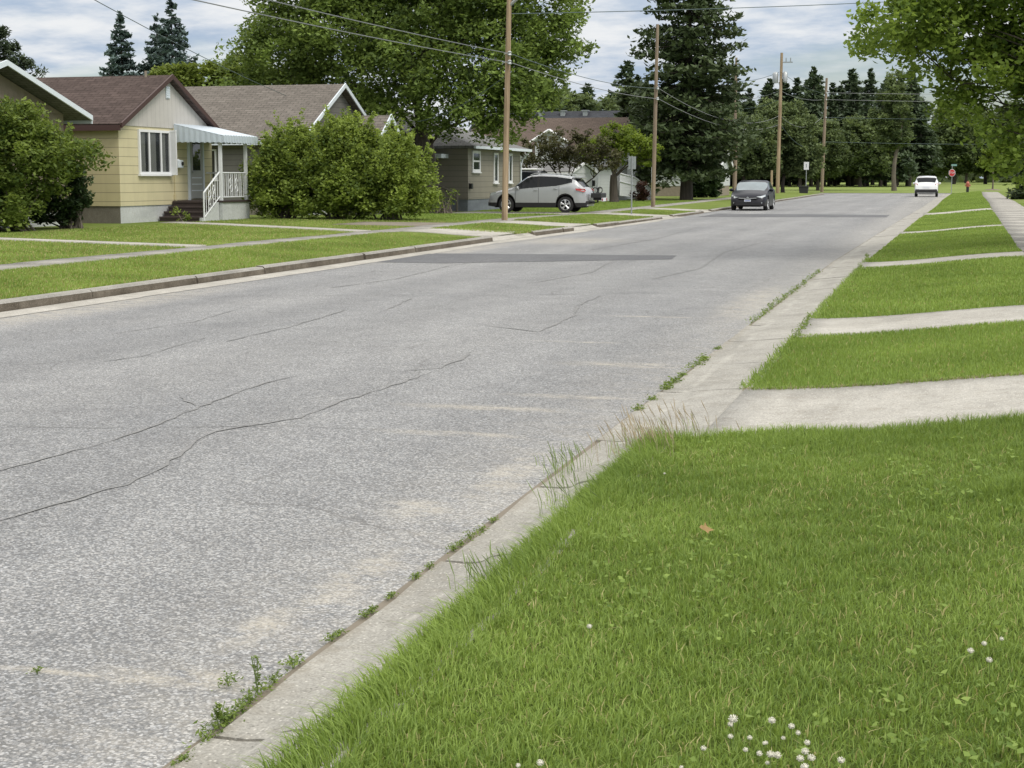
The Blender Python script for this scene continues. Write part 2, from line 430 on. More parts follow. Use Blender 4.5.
def grid_sheet(name, xs, ys, zf, mat, label=None, sh=None):
    xs = list(xs); ys = list(ys); sh = sh or (lambda x, y: x)
    v = [(sh(x, y), y, zf(sh(x, y), y)) for y in ys for x in xs]; w = len(xs)
    q = [(j*w+i, j*w+i+1, (j+1)*w+i+1, (j+1)*w+i) for j in range(len(ys)-1) for i in range(w-1)]
    o = link(name, quad_mesh(name, v, q, mats=[mat], smooth=True)); tag(o, label, kind='structure'); return o

def ribbon(name, left, right, zf, mat, lift, thick=.03, step=.5):
    """slab between two polylines (lists of (x,y)), draped on zf and standing `lift` proud"""
    def res(pl, k):
        pl = [V(*p) for p in pl]; L = [0]
        for a, b in zip(pl, pl[1:]): L.append(L[-1]+np.linalg.norm(b-a))
        t = np.linspace(0, L[-1], k)
        return np.stack([np.interp(t, L, [p[i] for p in pl]) for i in (0, 1)], 1), L[-1]
    ln = max(np.linalg.norm(V(*left[-1])-V(*left[0])), .5); k = max(3, int(ln/step)+1)
    A, _ = res(left, k); B, _ = res(right, k); wdt = np.linalg.norm(A[0]-B[0]); s = max(2, int(wdt/.5)+2)
    v = []
    for a, b in zip(A, B):
        for t in np.linspace(0, 1, s):
            p = a+(b-a)*t; v.append((p[0], p[1], zf(p[0], p[1])+lift))
    q = [(j*s+i, j*s+i+1, (j+1)*s+i+1, (j+1)*s+i) for j in range(k-1) for i in range(s-1)]
    nb = len(v)
    rim = [i for i in range(s)] + [j*s+s-1 for j in range(1, k)] + [(k-1)*s+i for i in range(s-2, -1, -1)] + [j*s for j in range(k-2, 0, -1)]
    v += [(v[i][0], v[i][1], v[i][2]-thick-lift) for i in rim]
    m_ = len(rim)
    q += [(rim[i], nb+i, nb+(i+1) % m_, rim[(i+1) % m_]) for i in range(m_)]
    o = link(name, quad_mesh(name, v, q, mats=[mat])); tag(o, kind='structure'); return o

# ------------------------------------------------------------------ ground, road, verges
fr = lambda a, b, k: list(np.linspace(a, b, k))
grid_sheet('ground', fr(-1200, 1200, 25), fr(-300, 2200, 25), lambda x, y: -.30, M['field'])
rx = fr(-10.9, -1.9, 12)
grid_sheet('road', rx, fr(-12, 159, 60), lambda x, y: 0.0, M['asphalt'], sh=lambda x, y: x+max(0, (x+6)/4.1)*float(DX(y)))
grid_sheet('cross_street', [-90, -50, -25, -10.95], [149, 154, 159], lambda x, y: -.004, M['asphalt'])
grid_sheet('cross_street', [-1.85, 20, 50, 90], [149, 154, 159], lambda x, y: -.004, M['asphalt'])
lxs = [0, .15, .45, .9, 1.4, 2.0, 2.55]
def left_sheet(name, Y0, Y1, k):
    ys = fr(Y0, Y1, k); v = []; cols = 7+12
    for y in ys:
        kx = kerb_x(y)-.17
        X = [lerp(kx, -13.3, t/2.55) for t in lxs] + [-13.85, -14.4, -15.8, -17.2, -18.6, -20, -24, -30, -45, -80, -120, -200]
        v += [(x, y, zl(x, y)) for x in X]
    q = [(j*cols+i+1, j*cols+i, (j+1)*cols+i, (j+1)*cols+i+1) for j in range(len(ys)-1) for i in range(cols-1)]
    o = link(name, quad_mesh(name, v, q, mats=[M['turf']], smooth=True)); tag(o, kind='structure')
left_sheet('lawn', -12, 149, 150)
RX = [-1.52, -1.33, -1.2, -.9, -.5, 0, .5, .9, 1.35, 2.1, 2.8, 5, 10, 20, 60, 200]
for (a, b, m, k) in [(-12, 9.0, 'soil', 30), (9.0, 149, 'turf', 140)]:
    grid_sheet('lawn', RX if a < 0 else [-1.31]+RX[2:], fr(a, b, k), zr, M[m], sh=lambda x, y: x+float(DX(y)))
def zfield(x, y): return .02 + .28*sm((y-159)/30) + .15*sm((y-190)/60)
grid_sheet('field', fr(-260, 260, 40), [159.2, 163, 170, 180, 190, 205, 225, 260, 320, 450], zfield, M['field'])
# kerb stones on the left side, broken into lengths
kb = MB(); y = -12.0
gaps = [(36.9, 40.6), (44.7, 47.8), (58.7, 61.9), (69.3, 73.0)]
while y < 146:
    L = random.choice([1.6, 2.4, 3.0, 3.0, 3.4]); y1 = min(y+L, 147)
    for g0, g1 in gaps:
        if y < g0 < y1: y1 = g0
    ym = (y+y1)/2
    low = any(g0-.05 <= ym <= g1+.05 for g0, g1 in gaps)
    if low:
        g = [g for g in gaps if g[0]-.05 <= ym <= g[1]+.05][0]; y1 = min(max(y1, y+.6), g[1])
    if low:
        y = y1; continue
    h = .02 if low else lerp(.135, .10, sm((ym-40)/25)) + random.uniform(-.012, .01)
    dx = random.uniform(-.02, .02)
    xa, xb = kerb_x(y)+dx, kerb_x(y1)+dx+random.uniform(-.015, .015)
    e = .012
    v = []
    for (xx, yy) in ((xa, y+e), (xb, y1-e)):
        v += [(xx+.02, yy, -.06), (xx, yy, h-.03), (xx-.03, yy, h), (xx-.15, yy, h+.005), (xx-.17, yy, -.06)]
    kb.add(v, [(0,1,6,5), (1,2,7,6), (2,3,8,7), (3,4,9,8), (4,3,2,1,0), (5,6,7,8,9)], 0)
    kb.m[-4] = 1; kb.m[-5] = 1; kb.m[-3] = 1
    y = y1
ap = MB()
for g0, g1 in gaps:
    for k_ in range(6):
        a_, b_ = lerp(g0-.05, g1+.05, k_/6), lerp(g0-.05, g1+.05, (k_+1)/6)
        ap.quad((kerb_x(a_)-.30, a_, zl(kerb_x(a_)-.30, a_)+.022), (kerb_x(a_)+.05, a_, .016), (kerb_x(b_)+.05, b_, .016), (kerb_x(b_)-.30, b_, zl(kerb_x(b_)-.30, b_)+.022))
ap.build('driveway_apron', M['conc_light'])['kind'] = 'structure'
bed = MB()
for q in range(-12, 146, 2):
    a_, b_ = kerb_x(q), kerb_x(q+2); bed.quad((a_-.6, q, .012), (a_+.06, q, .003), (b_+.06, q+2, .003), (b_-.6, q+2, .012))
bed.build('kerb_bed', M['dirt'])['kind'] = 'structure'
kb.build('kerb', [M['kerb_old'], M['concrete']]).__setitem__('kind', 'structure')
# concrete gutter pan beside the left kerb
gp = MB(); y = -12.0
while y < 60:
    y1 = y+random.uniform(3, 6); a = kerb_x(y)+.02; b = kerb_x(y1)+.02
    w0, w1 = random.uniform(.28, .5), random.uniform(.28, .5)
    gp.quad((a, y, .012), (a+w0, y, .005), (b+w1, y1-.02, .005), (b, y1-.02, .012)); y = y1
gp.build('gutter', M['conc_light'])['kind'] = 'structure'
# rolled concrete gutter on the right, in cracked slabs with open joints
gr = MB(); y = -6.0; cuts = [3.84, 5.95, 7.55, 9.0, 11.2, 12.9, 14.9, 16.6, 19.0, 22.0]
joints = [-6, -4, -2, 0, 2] + cuts + list(np.arange(24.5, 148, 3.0))
prof_kerb = [(-1.98, .0), (-1.97, .014), (-1.86, .012), (-1.80, .020), (-1.76, .045), (-1.70, .060), (-1.60, .066), (-1.48, .066), (-1.48, -.05)]
prof_wide = [(-1.98, .0), (-1.97, .014), (-1.86, .012), (-1.80, .018), (-1.70, .030), (-1.58, .042), (-1.46, .055), (-1.30, .068), (-1.30, -.05)]
for a, b in zip(joints, joints[1:]):
    ang = random.uniform(-.006, .006); off = random.uniform(-.012, .012); zt = random.uniform(-.004, .006)
    prof = prof_wide if 8.9 <= a < 150 else prof_kerb
    k = max(2, int((b-a)/.3)); P = len(prof); vs = []
    for j in range(k+1):
        yy = lerp(a+.012, b-.012, j/k)
        for i, (xx, zz) in enumerate(prof):
            jit = random.uniform(-.012, .012) if i in (0, 1) else random.uniform(-.006, .006)
            vs.append((xx+off+ang*(yy-a)+jit+float(DX(yy)), yy, zz+zt+random.uniform(-.0015, .0015) if i > 0 else -.03))
    gr.add(vs, [(j*P+i, j*P+i+1, (j+1)*P+i+1, (j+1)*P+i) for j in range(k) for i in range(P-1)] + [tuple(range(P)), tuple(k*P+i for i in range(P))[::-1]])
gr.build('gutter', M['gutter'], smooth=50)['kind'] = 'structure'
gd = MB(); [gd.quad((-2.0+float(DX(a)),a,.003), (-1.4+float(DX(a)),a,.003), (-1.4+float(DX(b)),b,.003), (-2.0+float(DX(b)),b,.003)) for a, b in zip(range(-6, 146, 2), range(-4, 148, 2))]; gd.build('gutter_bed', M['dirt'])['kind'] = 'structure'
# driveways on the right
zz = lambda x, y: zr(x, y)
for (a, b) in [(9.05, 11.05), (14.95, 16.8), (26.6, 28.4), (43.0, 44.4), (64.5, 68.0)]:
    d_ = float(DX(a))
    for x0, x1 in ((-1.34, 1.355),) + (((1.37, 3.6), (3.62, 7)) if a < 20 else ()):
        w_ = lambda: random.uniform(-.03, .03)
        l_ = [(x0+d_, a+(-.12 if x0 < -1 else .02)+w_()), (x0+.35+d_, a+.03), (x1+d_, a+.06+w_())]; r_ = [(x0+d_, b+(.08 if x0 < -1 else 0)+w_()), (x0+.35+d_, b), (x1+d_, b+w_())]
        ribbon('driveway', l_, r_, zz, M['conc_light'], .016+random.uniform(-.004, .004), .06, .3)
# sidewalk on the right in squares with joints; the nearest flags lie outside the picture
y = 18.0
while y < 140:
    y1 = y+1.5
    d0, d1 = float(DX(y)), float(DX(y1))
    left, right = [(1.36+d0+random.uniform(-.06,.04), y), (1.36+d1, y1-.012)], [(2.7+d0, y), (2.7+d1+random.uniform(-.06,.06), y1-.012)]
    sw = ribbon('sidewalk', left, right, zz, M['conc_light'] if int(y*7) % 3 else M['concrete'], .016+random.uniform(-.002, .003), .06, .7)
    y = y1
# sidewalk on the left
y = -10.0
while y < 120:
    y1 = y+1.5; e = random.uniform(-.05, .06)
    o_ = -13.35 if y < 62 else -13.35-.012*(y-62); i_ = -14.2-e if y < 62 else -14.4-.012*(y-62)
    ribbon('sidewalk', [(o_+e*.6, y), (o_, y1-.03)], [(i_, y), (i_-e*.5, y1-.03)], zl, M['concrete'], .014+random.uniform(-.003, .01), .05, .7); y = y1
# walkways and driveways on the left
ribbon('walkway', [(-14.25, 27.6), (-20, 29.0), (-23, 29.8)], [(-14.25, 28.2), (-20, 29.6), (-23, 30.4)], zl, M['conc_light'], .03, .06)
ribbon('walkway', [(-14.25, 36.6), (-22.2, 41.0)], [(-14.25, 37.5), (-22.2, 42.0)], zl, M['conc_light'], .02, .06)
ribbon('driveway', [(-10.95, 37.0), (-12.2, 37.2), (-13.4, 37.3)], [(-10.95, 40.5), (-12.2, 40.0), (-13.4, 39.6)], zl, M['conc_light'], .016, .05)
ribbon('driveway', [(-14.25, 41.2), (-17, 41.6)], [(-14.25, 44.6), (-17, 44.2)], zl, M['dirt'], .012, .05)
ribbon('driveway', [(-10.75, 44.8), (-13.4, 45.4)], [(-10.75, 47.7), (-13.4, 47.2)], zl, M['conc_light'], .016, .05)
ribbon('driveway', [(-10.6, 58.9), (-13.3, 59.6), (-20, 60.2)], [(-10.6, 61.8), (-13.3, 62.6), (-20, 64.0)], zl, M['conc_light'], .016, .05)
ribbon('driveway', [(-10.6, 69.5), (-13.4, 69.9), (-24, 70.6)][:2], [(-10.6, 72.8), (-13.4, 72.4), (-24, 73.0)][:2], zl, M['conc_light'], .016, .05)
# asphalt patches
def sheet(name, poly, z, mat):
    mb = MB(); mb.add([(a, b, z) for a, b in poly], [tuple(range(len(poly)))]); o = mb.build(name, mat); o['kind'] = 'structure'; return o
sheet('road_patch', [(-10.35, 27.4), (-9.0, 27.4), (-5.1, 29.9), (-5.25, 31.4), (-8, 31.2), (-10.35, 30.9)], .004, M['patch'])
sheet('road_patch', [(-9.6, 62.5), (-2.2, 63.5), (-2.2, 67.5), (-9.6, 68.0)], .004, M['patch'])
# cracks: jagged tar-dark ribbons
def crack(pts, w, z=.005):
    P = [V(*p) for p in pts]; out = []
    for a, b in zip(P, P[1:]):
        L = np.linalg.norm(b-a); k = max(2, int(L/.12))
        for i in range(k): out.append(a+(b-a)*i/k)
    out.append(P[-1]); mb = MB(); v = []
    ph = random.uniform(0, 9)
    for i, p in enumerate(out):
        d = out[min(i+1, len(out)-1)]-out[max(i-1, 0)]; d /= np.linalg.norm(d)+1e-9; nn = V(-d[1], d[0])
        ww = .72*w*(.35+.9*abs(math.sin(i*.37+ph)))*random.uniform(.6, 1.2); c = p+nn*random.uniform(-.02, .02)
        if i in (0, len(out)-1): ww = .001
        v += [(*(c-nn*ww/2), z), (*(c+nn*ww/2), z)]
    mb.add(v, [(2*i, 2*i+1, 2*i+3, 2*i+2) for i in range(len(out)-1)])
    o = mb.build('road_crack', M['tar']); o['kind'] = 'structure'
for pts, w in [
    ([(-5.0,6.6),(-4.96,7.27),(-4.89,7.77),(-4.85,8.43),(-4.87,8.78),(-4.98,9.7),(-5.06,10.69),(-5.04,11.18),(-5.01,11.52)], .026),
    ([(-4.25,6.0),(-4.15,6.67),(-4.08,7.08),(-4.11,7.51),(-4.32,8.28),(-4.39,8.75),(-4.28,9.03),(-4.1,9.42),(-4.12,10.19),(-4.07,10.85),(-4.04,11.46),(-4.03,11.99)], .030),
    ([(-4.31,11.98),(-4.05,12.26),(-4.05,12.86),(-4.16,13.48)], .04),
    ([(-5.84,8.59),(-5.3,8.66),(-4.58,8.9),(-3.97,9.11),(-3.28,9.1)], .014),
    ([(-7.04,11.87),(-6.9,12.3),(-7.02,13.3),(-7.09,14.06)], .022),
    ([(-6.73,13.66),(-6.73,15.24),(-6.91,17.12),(-7.01,17.53)], .03), ([(-6.44,17.39),(-6.79,19.38)], .03),
    ([(-10.3,18.75),(-8.11,19.37),(-5.54,20.27),(-2.98,21.56)], .03),
    ([(-4.83,16.0),(-4.01,15.44),(-4.11,17.48),(-4.38,18.72),(-4.45,20.39)], .04), ([(-5.35,10.11),(-5.04,9.73)], .03),
    ([(-8.6,20.5),(-8.3,23.0),(-8.6,26.5),(-8.4,29.5)], .035), ([(-6.0,22.5),(-5.7,25.5),(-6.1,29.0)], .035), ([(-4.4,24),(-4.1,27),(-4.5,33),(-4.2,40)], .04),
    ([(-10.2,38),(-6,39),(-2.1,40.5)], .06), ([(-7.5,33),(-7.2,40),(-7.6,50)], .05), ([(-10,52),(-2.2,54)], .07), ([(-5.6,3.2),(-5.4,4.5),(-5.5,5.8)], .018),
    ([(-8.2,14.0),(-8.0,15.5),(-8.3,17.5)], .022)]:
    crack(pts, w)
# ------------------------------------------------------------------ vegetation
def rand_dirs(k, rng):
    v = rng.normal(size=(k, 3)); return v/np.linalg.norm(v, axis=1)[:, None]

def leaf_cards(centers, size, rng, aspect=.55, up=.5, tint=None, fold=.18, droop=None):
    """one small pointed leaf (a folded diamond of two quads sharing the midrib) per centre"""
    k = len(centers)
    nrm = rand_dirs(k, rng); nrm[:, 2] = np.abs(nrm[:, 2]) + up; nrm /= np.linalg.norm(nrm, axis=1)[:, None]
    t = rand_dirs(k, rng)
    if droop is not None: t[:, 2] -= droop
    t -= nrm*np.sum(t*nrm, 1)[:, None]; t /= np.linalg.norm(t, axis=1)[:, None]+1e-9
    b = np.cross(nrm, t)
    s = size*rng.uniform(.65, 1.3, k)[:, None]
    base = centers - t*s*.5; tip = centers + t*s*.5 - nrm*s*fold*.6
    l = centers + b*s*aspect*.5 - nrm*s*fold - t*s*.05; r = centers - b*s*aspect*.5 - nrm*s*fold - t*s*.05
    v = np.stack([base, r, tip, l], 1).reshape(-1, 3)
    q = np.arange(k*4).reshape(k, 4)
    tt = np.repeat(tint if tint is not None else rng.uniform(0, 1, k), 4)
    return v, q, tt

def lobe_clumps(lobes, dens, rng, shell=.45, floor=None):
    C = []
    for c, r in lobes:
        k = max(3, int(dens*4.2*r[0]*r[1]*r[2]))
        d = rand_dirs(k, rng); rad = rng.uniform(shell**3, 1.0, k)**(1/3)
        C.append(V(*c) + d*rad[:, None]*V(*r))
    C = np.concatenate(C)
    if floor is not None: C = C[C[:, 2] > floor]
    return C

def crown_mesh(name, lobes, mat, rng, dens=1.0, per=60, rc=.55, leaf=.15, up=.5, shell=.45, aspect=.6, floor=None, clumps=None, flat=.75, droop=None):
    C = lobe_clumps(lobes, dens, rng, shell, floor) if clumps is None else clumps
    k = len(C)
    ct = np.clip(rng.normal(.45, .2, k), 0, 1)
    rs = rc*rng.uniform(.55, 1.25, k)
    idx = np.repeat(np.arange(k), per)
    off = rand_dirs(len(idx), rng)*(rng.uniform(0, 1, len(idx))**.5)[:, None]*rs[idx][:, None]; off[:, 2] *= flat
    P = C[idx]+off
    t = np.clip(ct[idx]+rng.normal(0, .16, len(idx)), 0, 1)
    v, q, tt = leaf_cards(P, leaf, rng, aspect, up, t, droop=droop)
    return quad_mesh(name, v, q, tt, [mat]), C

def curved(a, b, rng, bend=.12, k=5, sag=0.0):
    a, b = V(*a), V(*b); L = np.linalg.norm(b-a); o = rng.normal(size=3)*L*bend
    return [a+(b-a)*t + o*math.sin(math.pi*t) + V(0, 0, -sag*L*math.sin(math.pi*t)) for t in np.linspace(0, 1, k)]

def tree(name, label, cat, loc, lobes, leafm, barkm, seed, trunk=(.3, 2.0), limbs=None, group=None, twigs=60, rz=0, stems=1, crownkw={}, limb_r=.45, trunk_top=None, limb_min=-1):
    rng = np.random.default_rng(seed)
    t = thing(name, label, cat, loc, rz, group)
    me, C = crown_mesh('crown', lobes, leafm, rng, **crownkw)
    link('crown', me, t)
    mb = MB(); r0, h = trunk
    ends = []
    for s in range(stems):
        a = rng.uniform(0, 6.28); lean = .12*h if stems == 1 else .16*h
        base = V(0, 0, -.25) if stems == 1 else V(math.cos(a)*r0*1.2, math.sin(a)*r0*1.2, -.25)
        top = V(*(trunk_top or (math.cos(a)*lean*.4, math.sin(a)*lean*.4, h)))
        pts = curved(base, top, rng, .03, 6); rr = [r0*x for x in (1.45, 1.05, .95, .88, .82, .74)]
        if stems > 1: rr = [x*.6 for x in rr]
        mb.tube(pts, rr, 10); ends.append((top, rr[-1]))
    lm = MB()
    for i, (c, r) in enumerate(lobes):
        if c[2] < limb_min: continue
        e, er = ends[i % len(ends)]
        st = e - V(0, 0, min(.35*h*rng.uniform(0, 1), .8)); c = V(*c)
        pts = curved(st, c, rng, .09, 7); r1 = er*limb_r*rng.uniform(.75, 1.15)*(.55 if c[2] < 2.1*h else 1.0)
        rad = [r1*(1-.8*x) for x in np.linspace(0, 1, 7)]
        lm.tube(pts, rad, 6)
        near = C[np.argsort(np.linalg.norm(C-c, axis=1))[:max(6, twigs//len(lobes)*2)]]
        near = near[rng.permutation(len(near))[:max(3, twigs//len(lobes))]]
        for p in near:
            j = rng.integers(3, 7); lm.tube(curved(pts[j], p, rng, .1, 4), [rad[j]*.6+.008, rad[j]*.45+.006, .012, .006], 4, cap=False)
    mb.build('trunk', barkm, t, smooth=60)
    lm.build('limbs', barkm, t, smooth=60)
    return t

def conifer(name, label, cat, loc, H, Rr, seed, leafm, barkm, group=None, clear=.08, levels=26, per=9, card=.34, droop=.28, ragged=.25, power=.85, tipn=16, trunk_r=None, r_top=.12, gap=0.0):
    rng = np.random.default_rng(seed)
    t = thing(name, label, cat, loc, 0, group)
    mb = MB(); tr = trunk_r or H*.017
    mb.tube([(0,0,-.25), (0,0,H*.1), (0,0,H*.5), (0,0,H*.97)], [tr*1.3, tr, tr*.6, .02], 8)
    CC = []; TT = []; bm = MB()
    for i in range(levels):
        f = i/(levels-1); z = H*(clear+(1-clear)*(f**.95)*.985)
        R = Rr*((1-f)**power)*(1 if f > .12 else .75+f*2) + r_top
        nb = max(4, int(per*(1-.4*f)))
        for j in range(nb):
            if rng.uniform() < gap: continue
            a = 2*math.pi*(j+rng.uniform(-.35, .35))/nb + i*1.3
            L = R*(1-ragged*rng.uniform(0, 1)**1.2*1.4); 
            if L < .1: L = .1
            k = max(6, int(L*tipn*2.0)); zj = rng.normal(0, .5)*H*(1-clear)/levels
            s = np.sqrt(rng.uniform(.02, 1, k))
            zz = z + zj - droop*L*np.sin(s*1.9)*.9 + .08*L*s*s + rng.normal(0, .05+.02*L, k)
            lat = rng.normal(0, .22, k)*L*s + rng.normal(0, .05, k)
            x = np.cos(a)*L*s - np.sin(a)*lat; y = np.sin(a)*L*s + np.cos(a)*lat
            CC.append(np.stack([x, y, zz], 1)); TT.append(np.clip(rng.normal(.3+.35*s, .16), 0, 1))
            if L > .7: bm.tube([(0,0,z), (math.cos(a)*L*.5, math.sin(a)*L*.5, z-droop*L*.7), (math.cos(a)*L*.9, math.sin(a)*L*.9, z-droop*L*.82)], [.012*L+.01, .008*L+.006, .005], 3, cap=False)
    C = np.concatenate(CC); T = np.concatenate(TT)
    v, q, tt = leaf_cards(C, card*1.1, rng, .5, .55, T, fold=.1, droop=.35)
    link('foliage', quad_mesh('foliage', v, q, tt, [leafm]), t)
    tk = mb.build('trunk', barkm, t, smooth=60)
    if bm.v: bm.build('branches', barkm, t)
    return t

LM = {
 'elm': leaf_mat('leaf_elm', (0.056, 0.091, 0.027), (0.301, 0.413, 0.103), .32),
 'maple': leaf_mat('leaf_maple', (0.058, 0.105, 0.022), (0.325, 0.445, 0.085), .40),
 'lime': leaf_mat('leaf_lime', (0.084, 0.133, 0.018), (0.275, 0.361, 0.057), .40),
 'hedge': leaf_mat('leaf_hedge', (0.052, 0.090, 0.021), (0.360, 0.462, 0.096), .34),
 'bush': leaf_mat('leaf_bush', (0.051, 0.089, 0.021), (0.255, 0.334, 0.073), .34),
 'purple': leaf_mat('leaf_purple', (0.044, 0.044, 0.024), (0.129, 0.129, 0.058), .25),
 'red': leaf_mat('leaf_red', (.030, .014, .012), (.07, .035, .022), .2),
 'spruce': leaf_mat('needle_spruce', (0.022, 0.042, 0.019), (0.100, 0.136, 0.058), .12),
 'blue': leaf_mat('needle_blue', (0.037, 0.062, 0.059), (0.130, 0.184, 0.169), .12),
 'pine': leaf_mat('needle_pine', (0.026, 0.044, 0.022), (0.089, 0.121, 0.062), .12),
 'wood': leaf_mat('needle_wood', (0.029, 0.054, 0.029), (0.106, 0.146, 0.075), .12),
 'far': leaf_mat('leaf_far', (0.060, 0.091, 0.043), (0.205, 0.264, 0.105), .3),
 'cedar': leaf_mat('leaf_cedar', (0.018, 0.038, 0.016), (0.066, 0.107, 0.035), .15),
 'ybush': leaf_mat('leaf_yellow', (0.084, 0.120, 0.022), (0.237, 0.300, 0.062), .35),
 'weed': leaf_mat('leaf_weed', (0.056, 0.101, 0.016), (0.234, 0.316, 0.071), .35),
 'straw': leaf_mat('grass_seed', (.26, .22, .14), (.48, .42, .29), .25),
}
def zg(x, y): return zl(x, y) if x < -10.7 else (zr(x, y) if x > -1.5 else 0)
G3 = lambda x, y: (x, y, zg(x, y))

# the big spreading tree between the two grey houses
L_ = [((-6.0,-.5,6.6),(2.3,2.4,2.0)), ((-5.2,.5,9.3),(2.6,2.6,2.2)), ((-2.6,-1.5,7.6),(2.4,2.2,2.2)), ((-2.2,0,10.9),(3,3,2.4)), ((.4,-2.2,6.2),(2.2,2.0,1.7)),
      ((1.6,-1.0,9.0),(2.6,2.5,2.4)), ((1.4,.6,12.0),(2.8,2.8,2.0)), ((3.8,-1.2,6.2),(2.2,2.2,2.0)), ((5.0,-.4,8.6),(2.0,2.3,2.3)), ((4.6,.5,10.8),(2.0,2.4,1.7)),
      ((3.4,-2.2,4.5),(1.7,1.5,1.0)), ((5.2,-1.5,5.0),(1.5,1.5,1.2)), ((-3.4,.5,5.0),(1.6,1.6,.9)), ((-7.3,-1,5.2),(1.2,1.5,1.2)), ((-.8,2.5,8.0),(2.5,2.0,2.5)), ((6.2,0,6.9),(1.0,1.3,1.2)), ((1.9,-2.6,4.3),(1.0,1.0,.8)), ((4.2,-1.5,3.7),(1.0,1.0,.8)), ((2.4,-1.5,3.7),(1.3,1.2,.8)), ((1.0,-1.5,4.1),(1.2,1.2,.7)), ((-2.2,-1.3,4.7),(1.4,1.2,.9)), ((-.6,-1.5,4.6),(1.3,1.2,.9))]
tree('elm_tree', 'big spreading green shade tree with many upright limbs rising behind the grey roof', 'tree', G3(-21.2, 61.9), L_, LM['elm'], M['bark'], 11, trunk=(.62, 3.4), twigs=170, stems=3,
     crownkw=dict(dens=1.7, per=115, rc=.8, leaf=.20, shell=.3, flat=.8), limb_r=.38, limb_min=5.6)
# maple hanging in from the right
L_ = [((-4.8,0,2.0),(.5,.9,.42)), ((-4.35,.1,1.65),(.55,.9,.45)), ((-4.65,.1,2.75),(.6,.9,.5)), ((-6.65,-.8,4.15),(1.0,1.3,.75)), ((-6.2,.2,3.5),(.75,1.1,.55)), ((-5.95,-.3,4.3),(1.1,1.3,.8)), ((-5.55,.3,2.75),(.65,.9,.50)), ((-5.25,-.4,3.3),(.8,1.1,.7)), ((-5.1,.2,4.2),(1.1,1.2,.8)),
      ((-4.5,-.2,3.5),(.9,1.2,.75)), ((-4.2,.3,4.3),(1.0,1.2,.9)), ((-4.05,.1,2.85),(.8,1.1,.55)), ((-4.3,0,2.15),(.55,.8,.40)), ((-3.65,.2,1.95),(.7,.9,.5)), ((-3.3,-.3,3.4),(1.1,1.2,.9)), ((-3.0,.3,2.5),(.9,1.1,.7)),
      ((-5.3,-.2,5.6),(1.9,2.0,1.1)), ((-2.9,.8,5.6),(2.2,2.2,1.5)), ((0,0,7.5),(3.2,3.0,2.6)), ((2.8,.5,6.2),(2.6,2.6,2.3)), ((-2.2,1.5,8.6),(2.6,2.4,2)), ((1.0,-2.2,4.6),(2.2,1.8,1.5)), ((3.5,-1,9),(2.4,2.4,2)), ((-.8,.6,3.6),(1.4,1.6,1.1)), ((0,0,10.6),(2.6,2.6,1.6))]
tree('maple_tree', 'leafy maple on the right edge with branches hanging over the boulevard', 'tree', G3(5.7, 30.5), L_, LM['maple'], M['bark'], 5, trunk=(.34, 2.2), twigs=150,
     crownkw=dict(dens=7, per=66, rc=.42, leaf=.135, shell=.05, droop=.4), limb_r=.13)
# shrubs
def bush(name, label, cat, loc, lobes, leafm, seed, group=None, per=60, rc=.32, leaf=.11, dens=7, stems=7, shell=.55, droop=None, h0=.2, shoots=0):
    rng = np.random.default_rng(seed); t = thing(name, label, cat, loc, 0, group)
    me, C = crown_mesh('foliage', lobes, leafm, rng, dens=dens, per=per, rc=rc, leaf=leaf, shell=shell, floor=h0, up=.5, droop=droop)
    if shoots:
        top = C[C[:, 2] > np.quantile(C[:, 2], .35)]; ex = []
        for p in top[rng.permutation(len(top))[:shoots]]:
            o2 = np.array([p[0]*.35, p[1]*.35, 0.0]); d2 = o2/(np.linalg.norm(o2)+.4)*.5+V(0, 0, 1)+rng.normal(0, .25, 3); d2 /= np.linalg.norm(d2)
            ln = rng.uniform(.25, .75)
            ex += [p+d2*ln*f+rng.normal(0, .02, 3) for f in np.linspace(.2, 1, 6)]
        me2, _ = crown_mesh('shoots', None, leafm, rng, clumps=np.array(ex), per=9, rc=.11, leaf=leaf*.85, up=.2, droop=-.2)
        a2 = me2.attributes['tint'].data; arr = np.zeros(len(a2), np.float32); a2.foreach_get('value', arr); a2.foreach_set('value', np.clip(arr+.16, 0, 1))
        link('young_shoots', me2, t)
    link('foliage', me, t); mb = MB()
    for i in range(stems*3):
        p = C[rng.integers(len(C))]; a = rng.uniform(0, 6.28); r = rng.uniform(.05, .45)
        mb.tube(curved((math.cos(a)*r, math.sin(a)*r, -.1), p*V(.95,.95,.95), rng, .06, 5), [.035, .03, .022, .015, .008], 5, cap=False)
    mb.build('stems', M['bark_light'], t); return t
b0 = [((0,0,1.7),(1.5,1.5,1.1)), ((-.3,.2,2.6),(1.25,1.2,.8)), ((.75,.8,2.0),(1.0,1.0,.65)), ((-1.1,-.5,1.1),(1.2,1.2,1.0)), ((.2,-.6,.9),(.9,.9,.8)), ((1.15,1.4,1.9),(.6,.7,.45)), ((-1.9,-.6,1.9),(1.3,1.3,1.3)), ((-.7,-.9,.55),(1.2,1.0,.5))]
bush('round_bush', 'large rounded green bush in front of the house on the far left', 'bush', G3(-22.35, 34.1), [((c[0]*.9, c[1]*.9, c[2]), (r[0]*.9, r[1]*.9, r[2])) for c, r in b0], LM['bush'], 3, per=80, rc=.36, leaf=.12, dens=13, droop=.3, shell=.2, shoots=50)
bush('upright_shrub', 'small dark upright shrub beside the big bush at the yellow house side', 'shrub', G3(-22.1, 36.1), [((0,0,.7),(.5,.5,.75)), ((.05,.1,1.25),(.4,.4,.5)), ((-.5,-.3,.6),(.5,.5,.6))], LM['cedar'], 4, per=60, rc=.2, leaf=.11, dens=70, droop=.2)
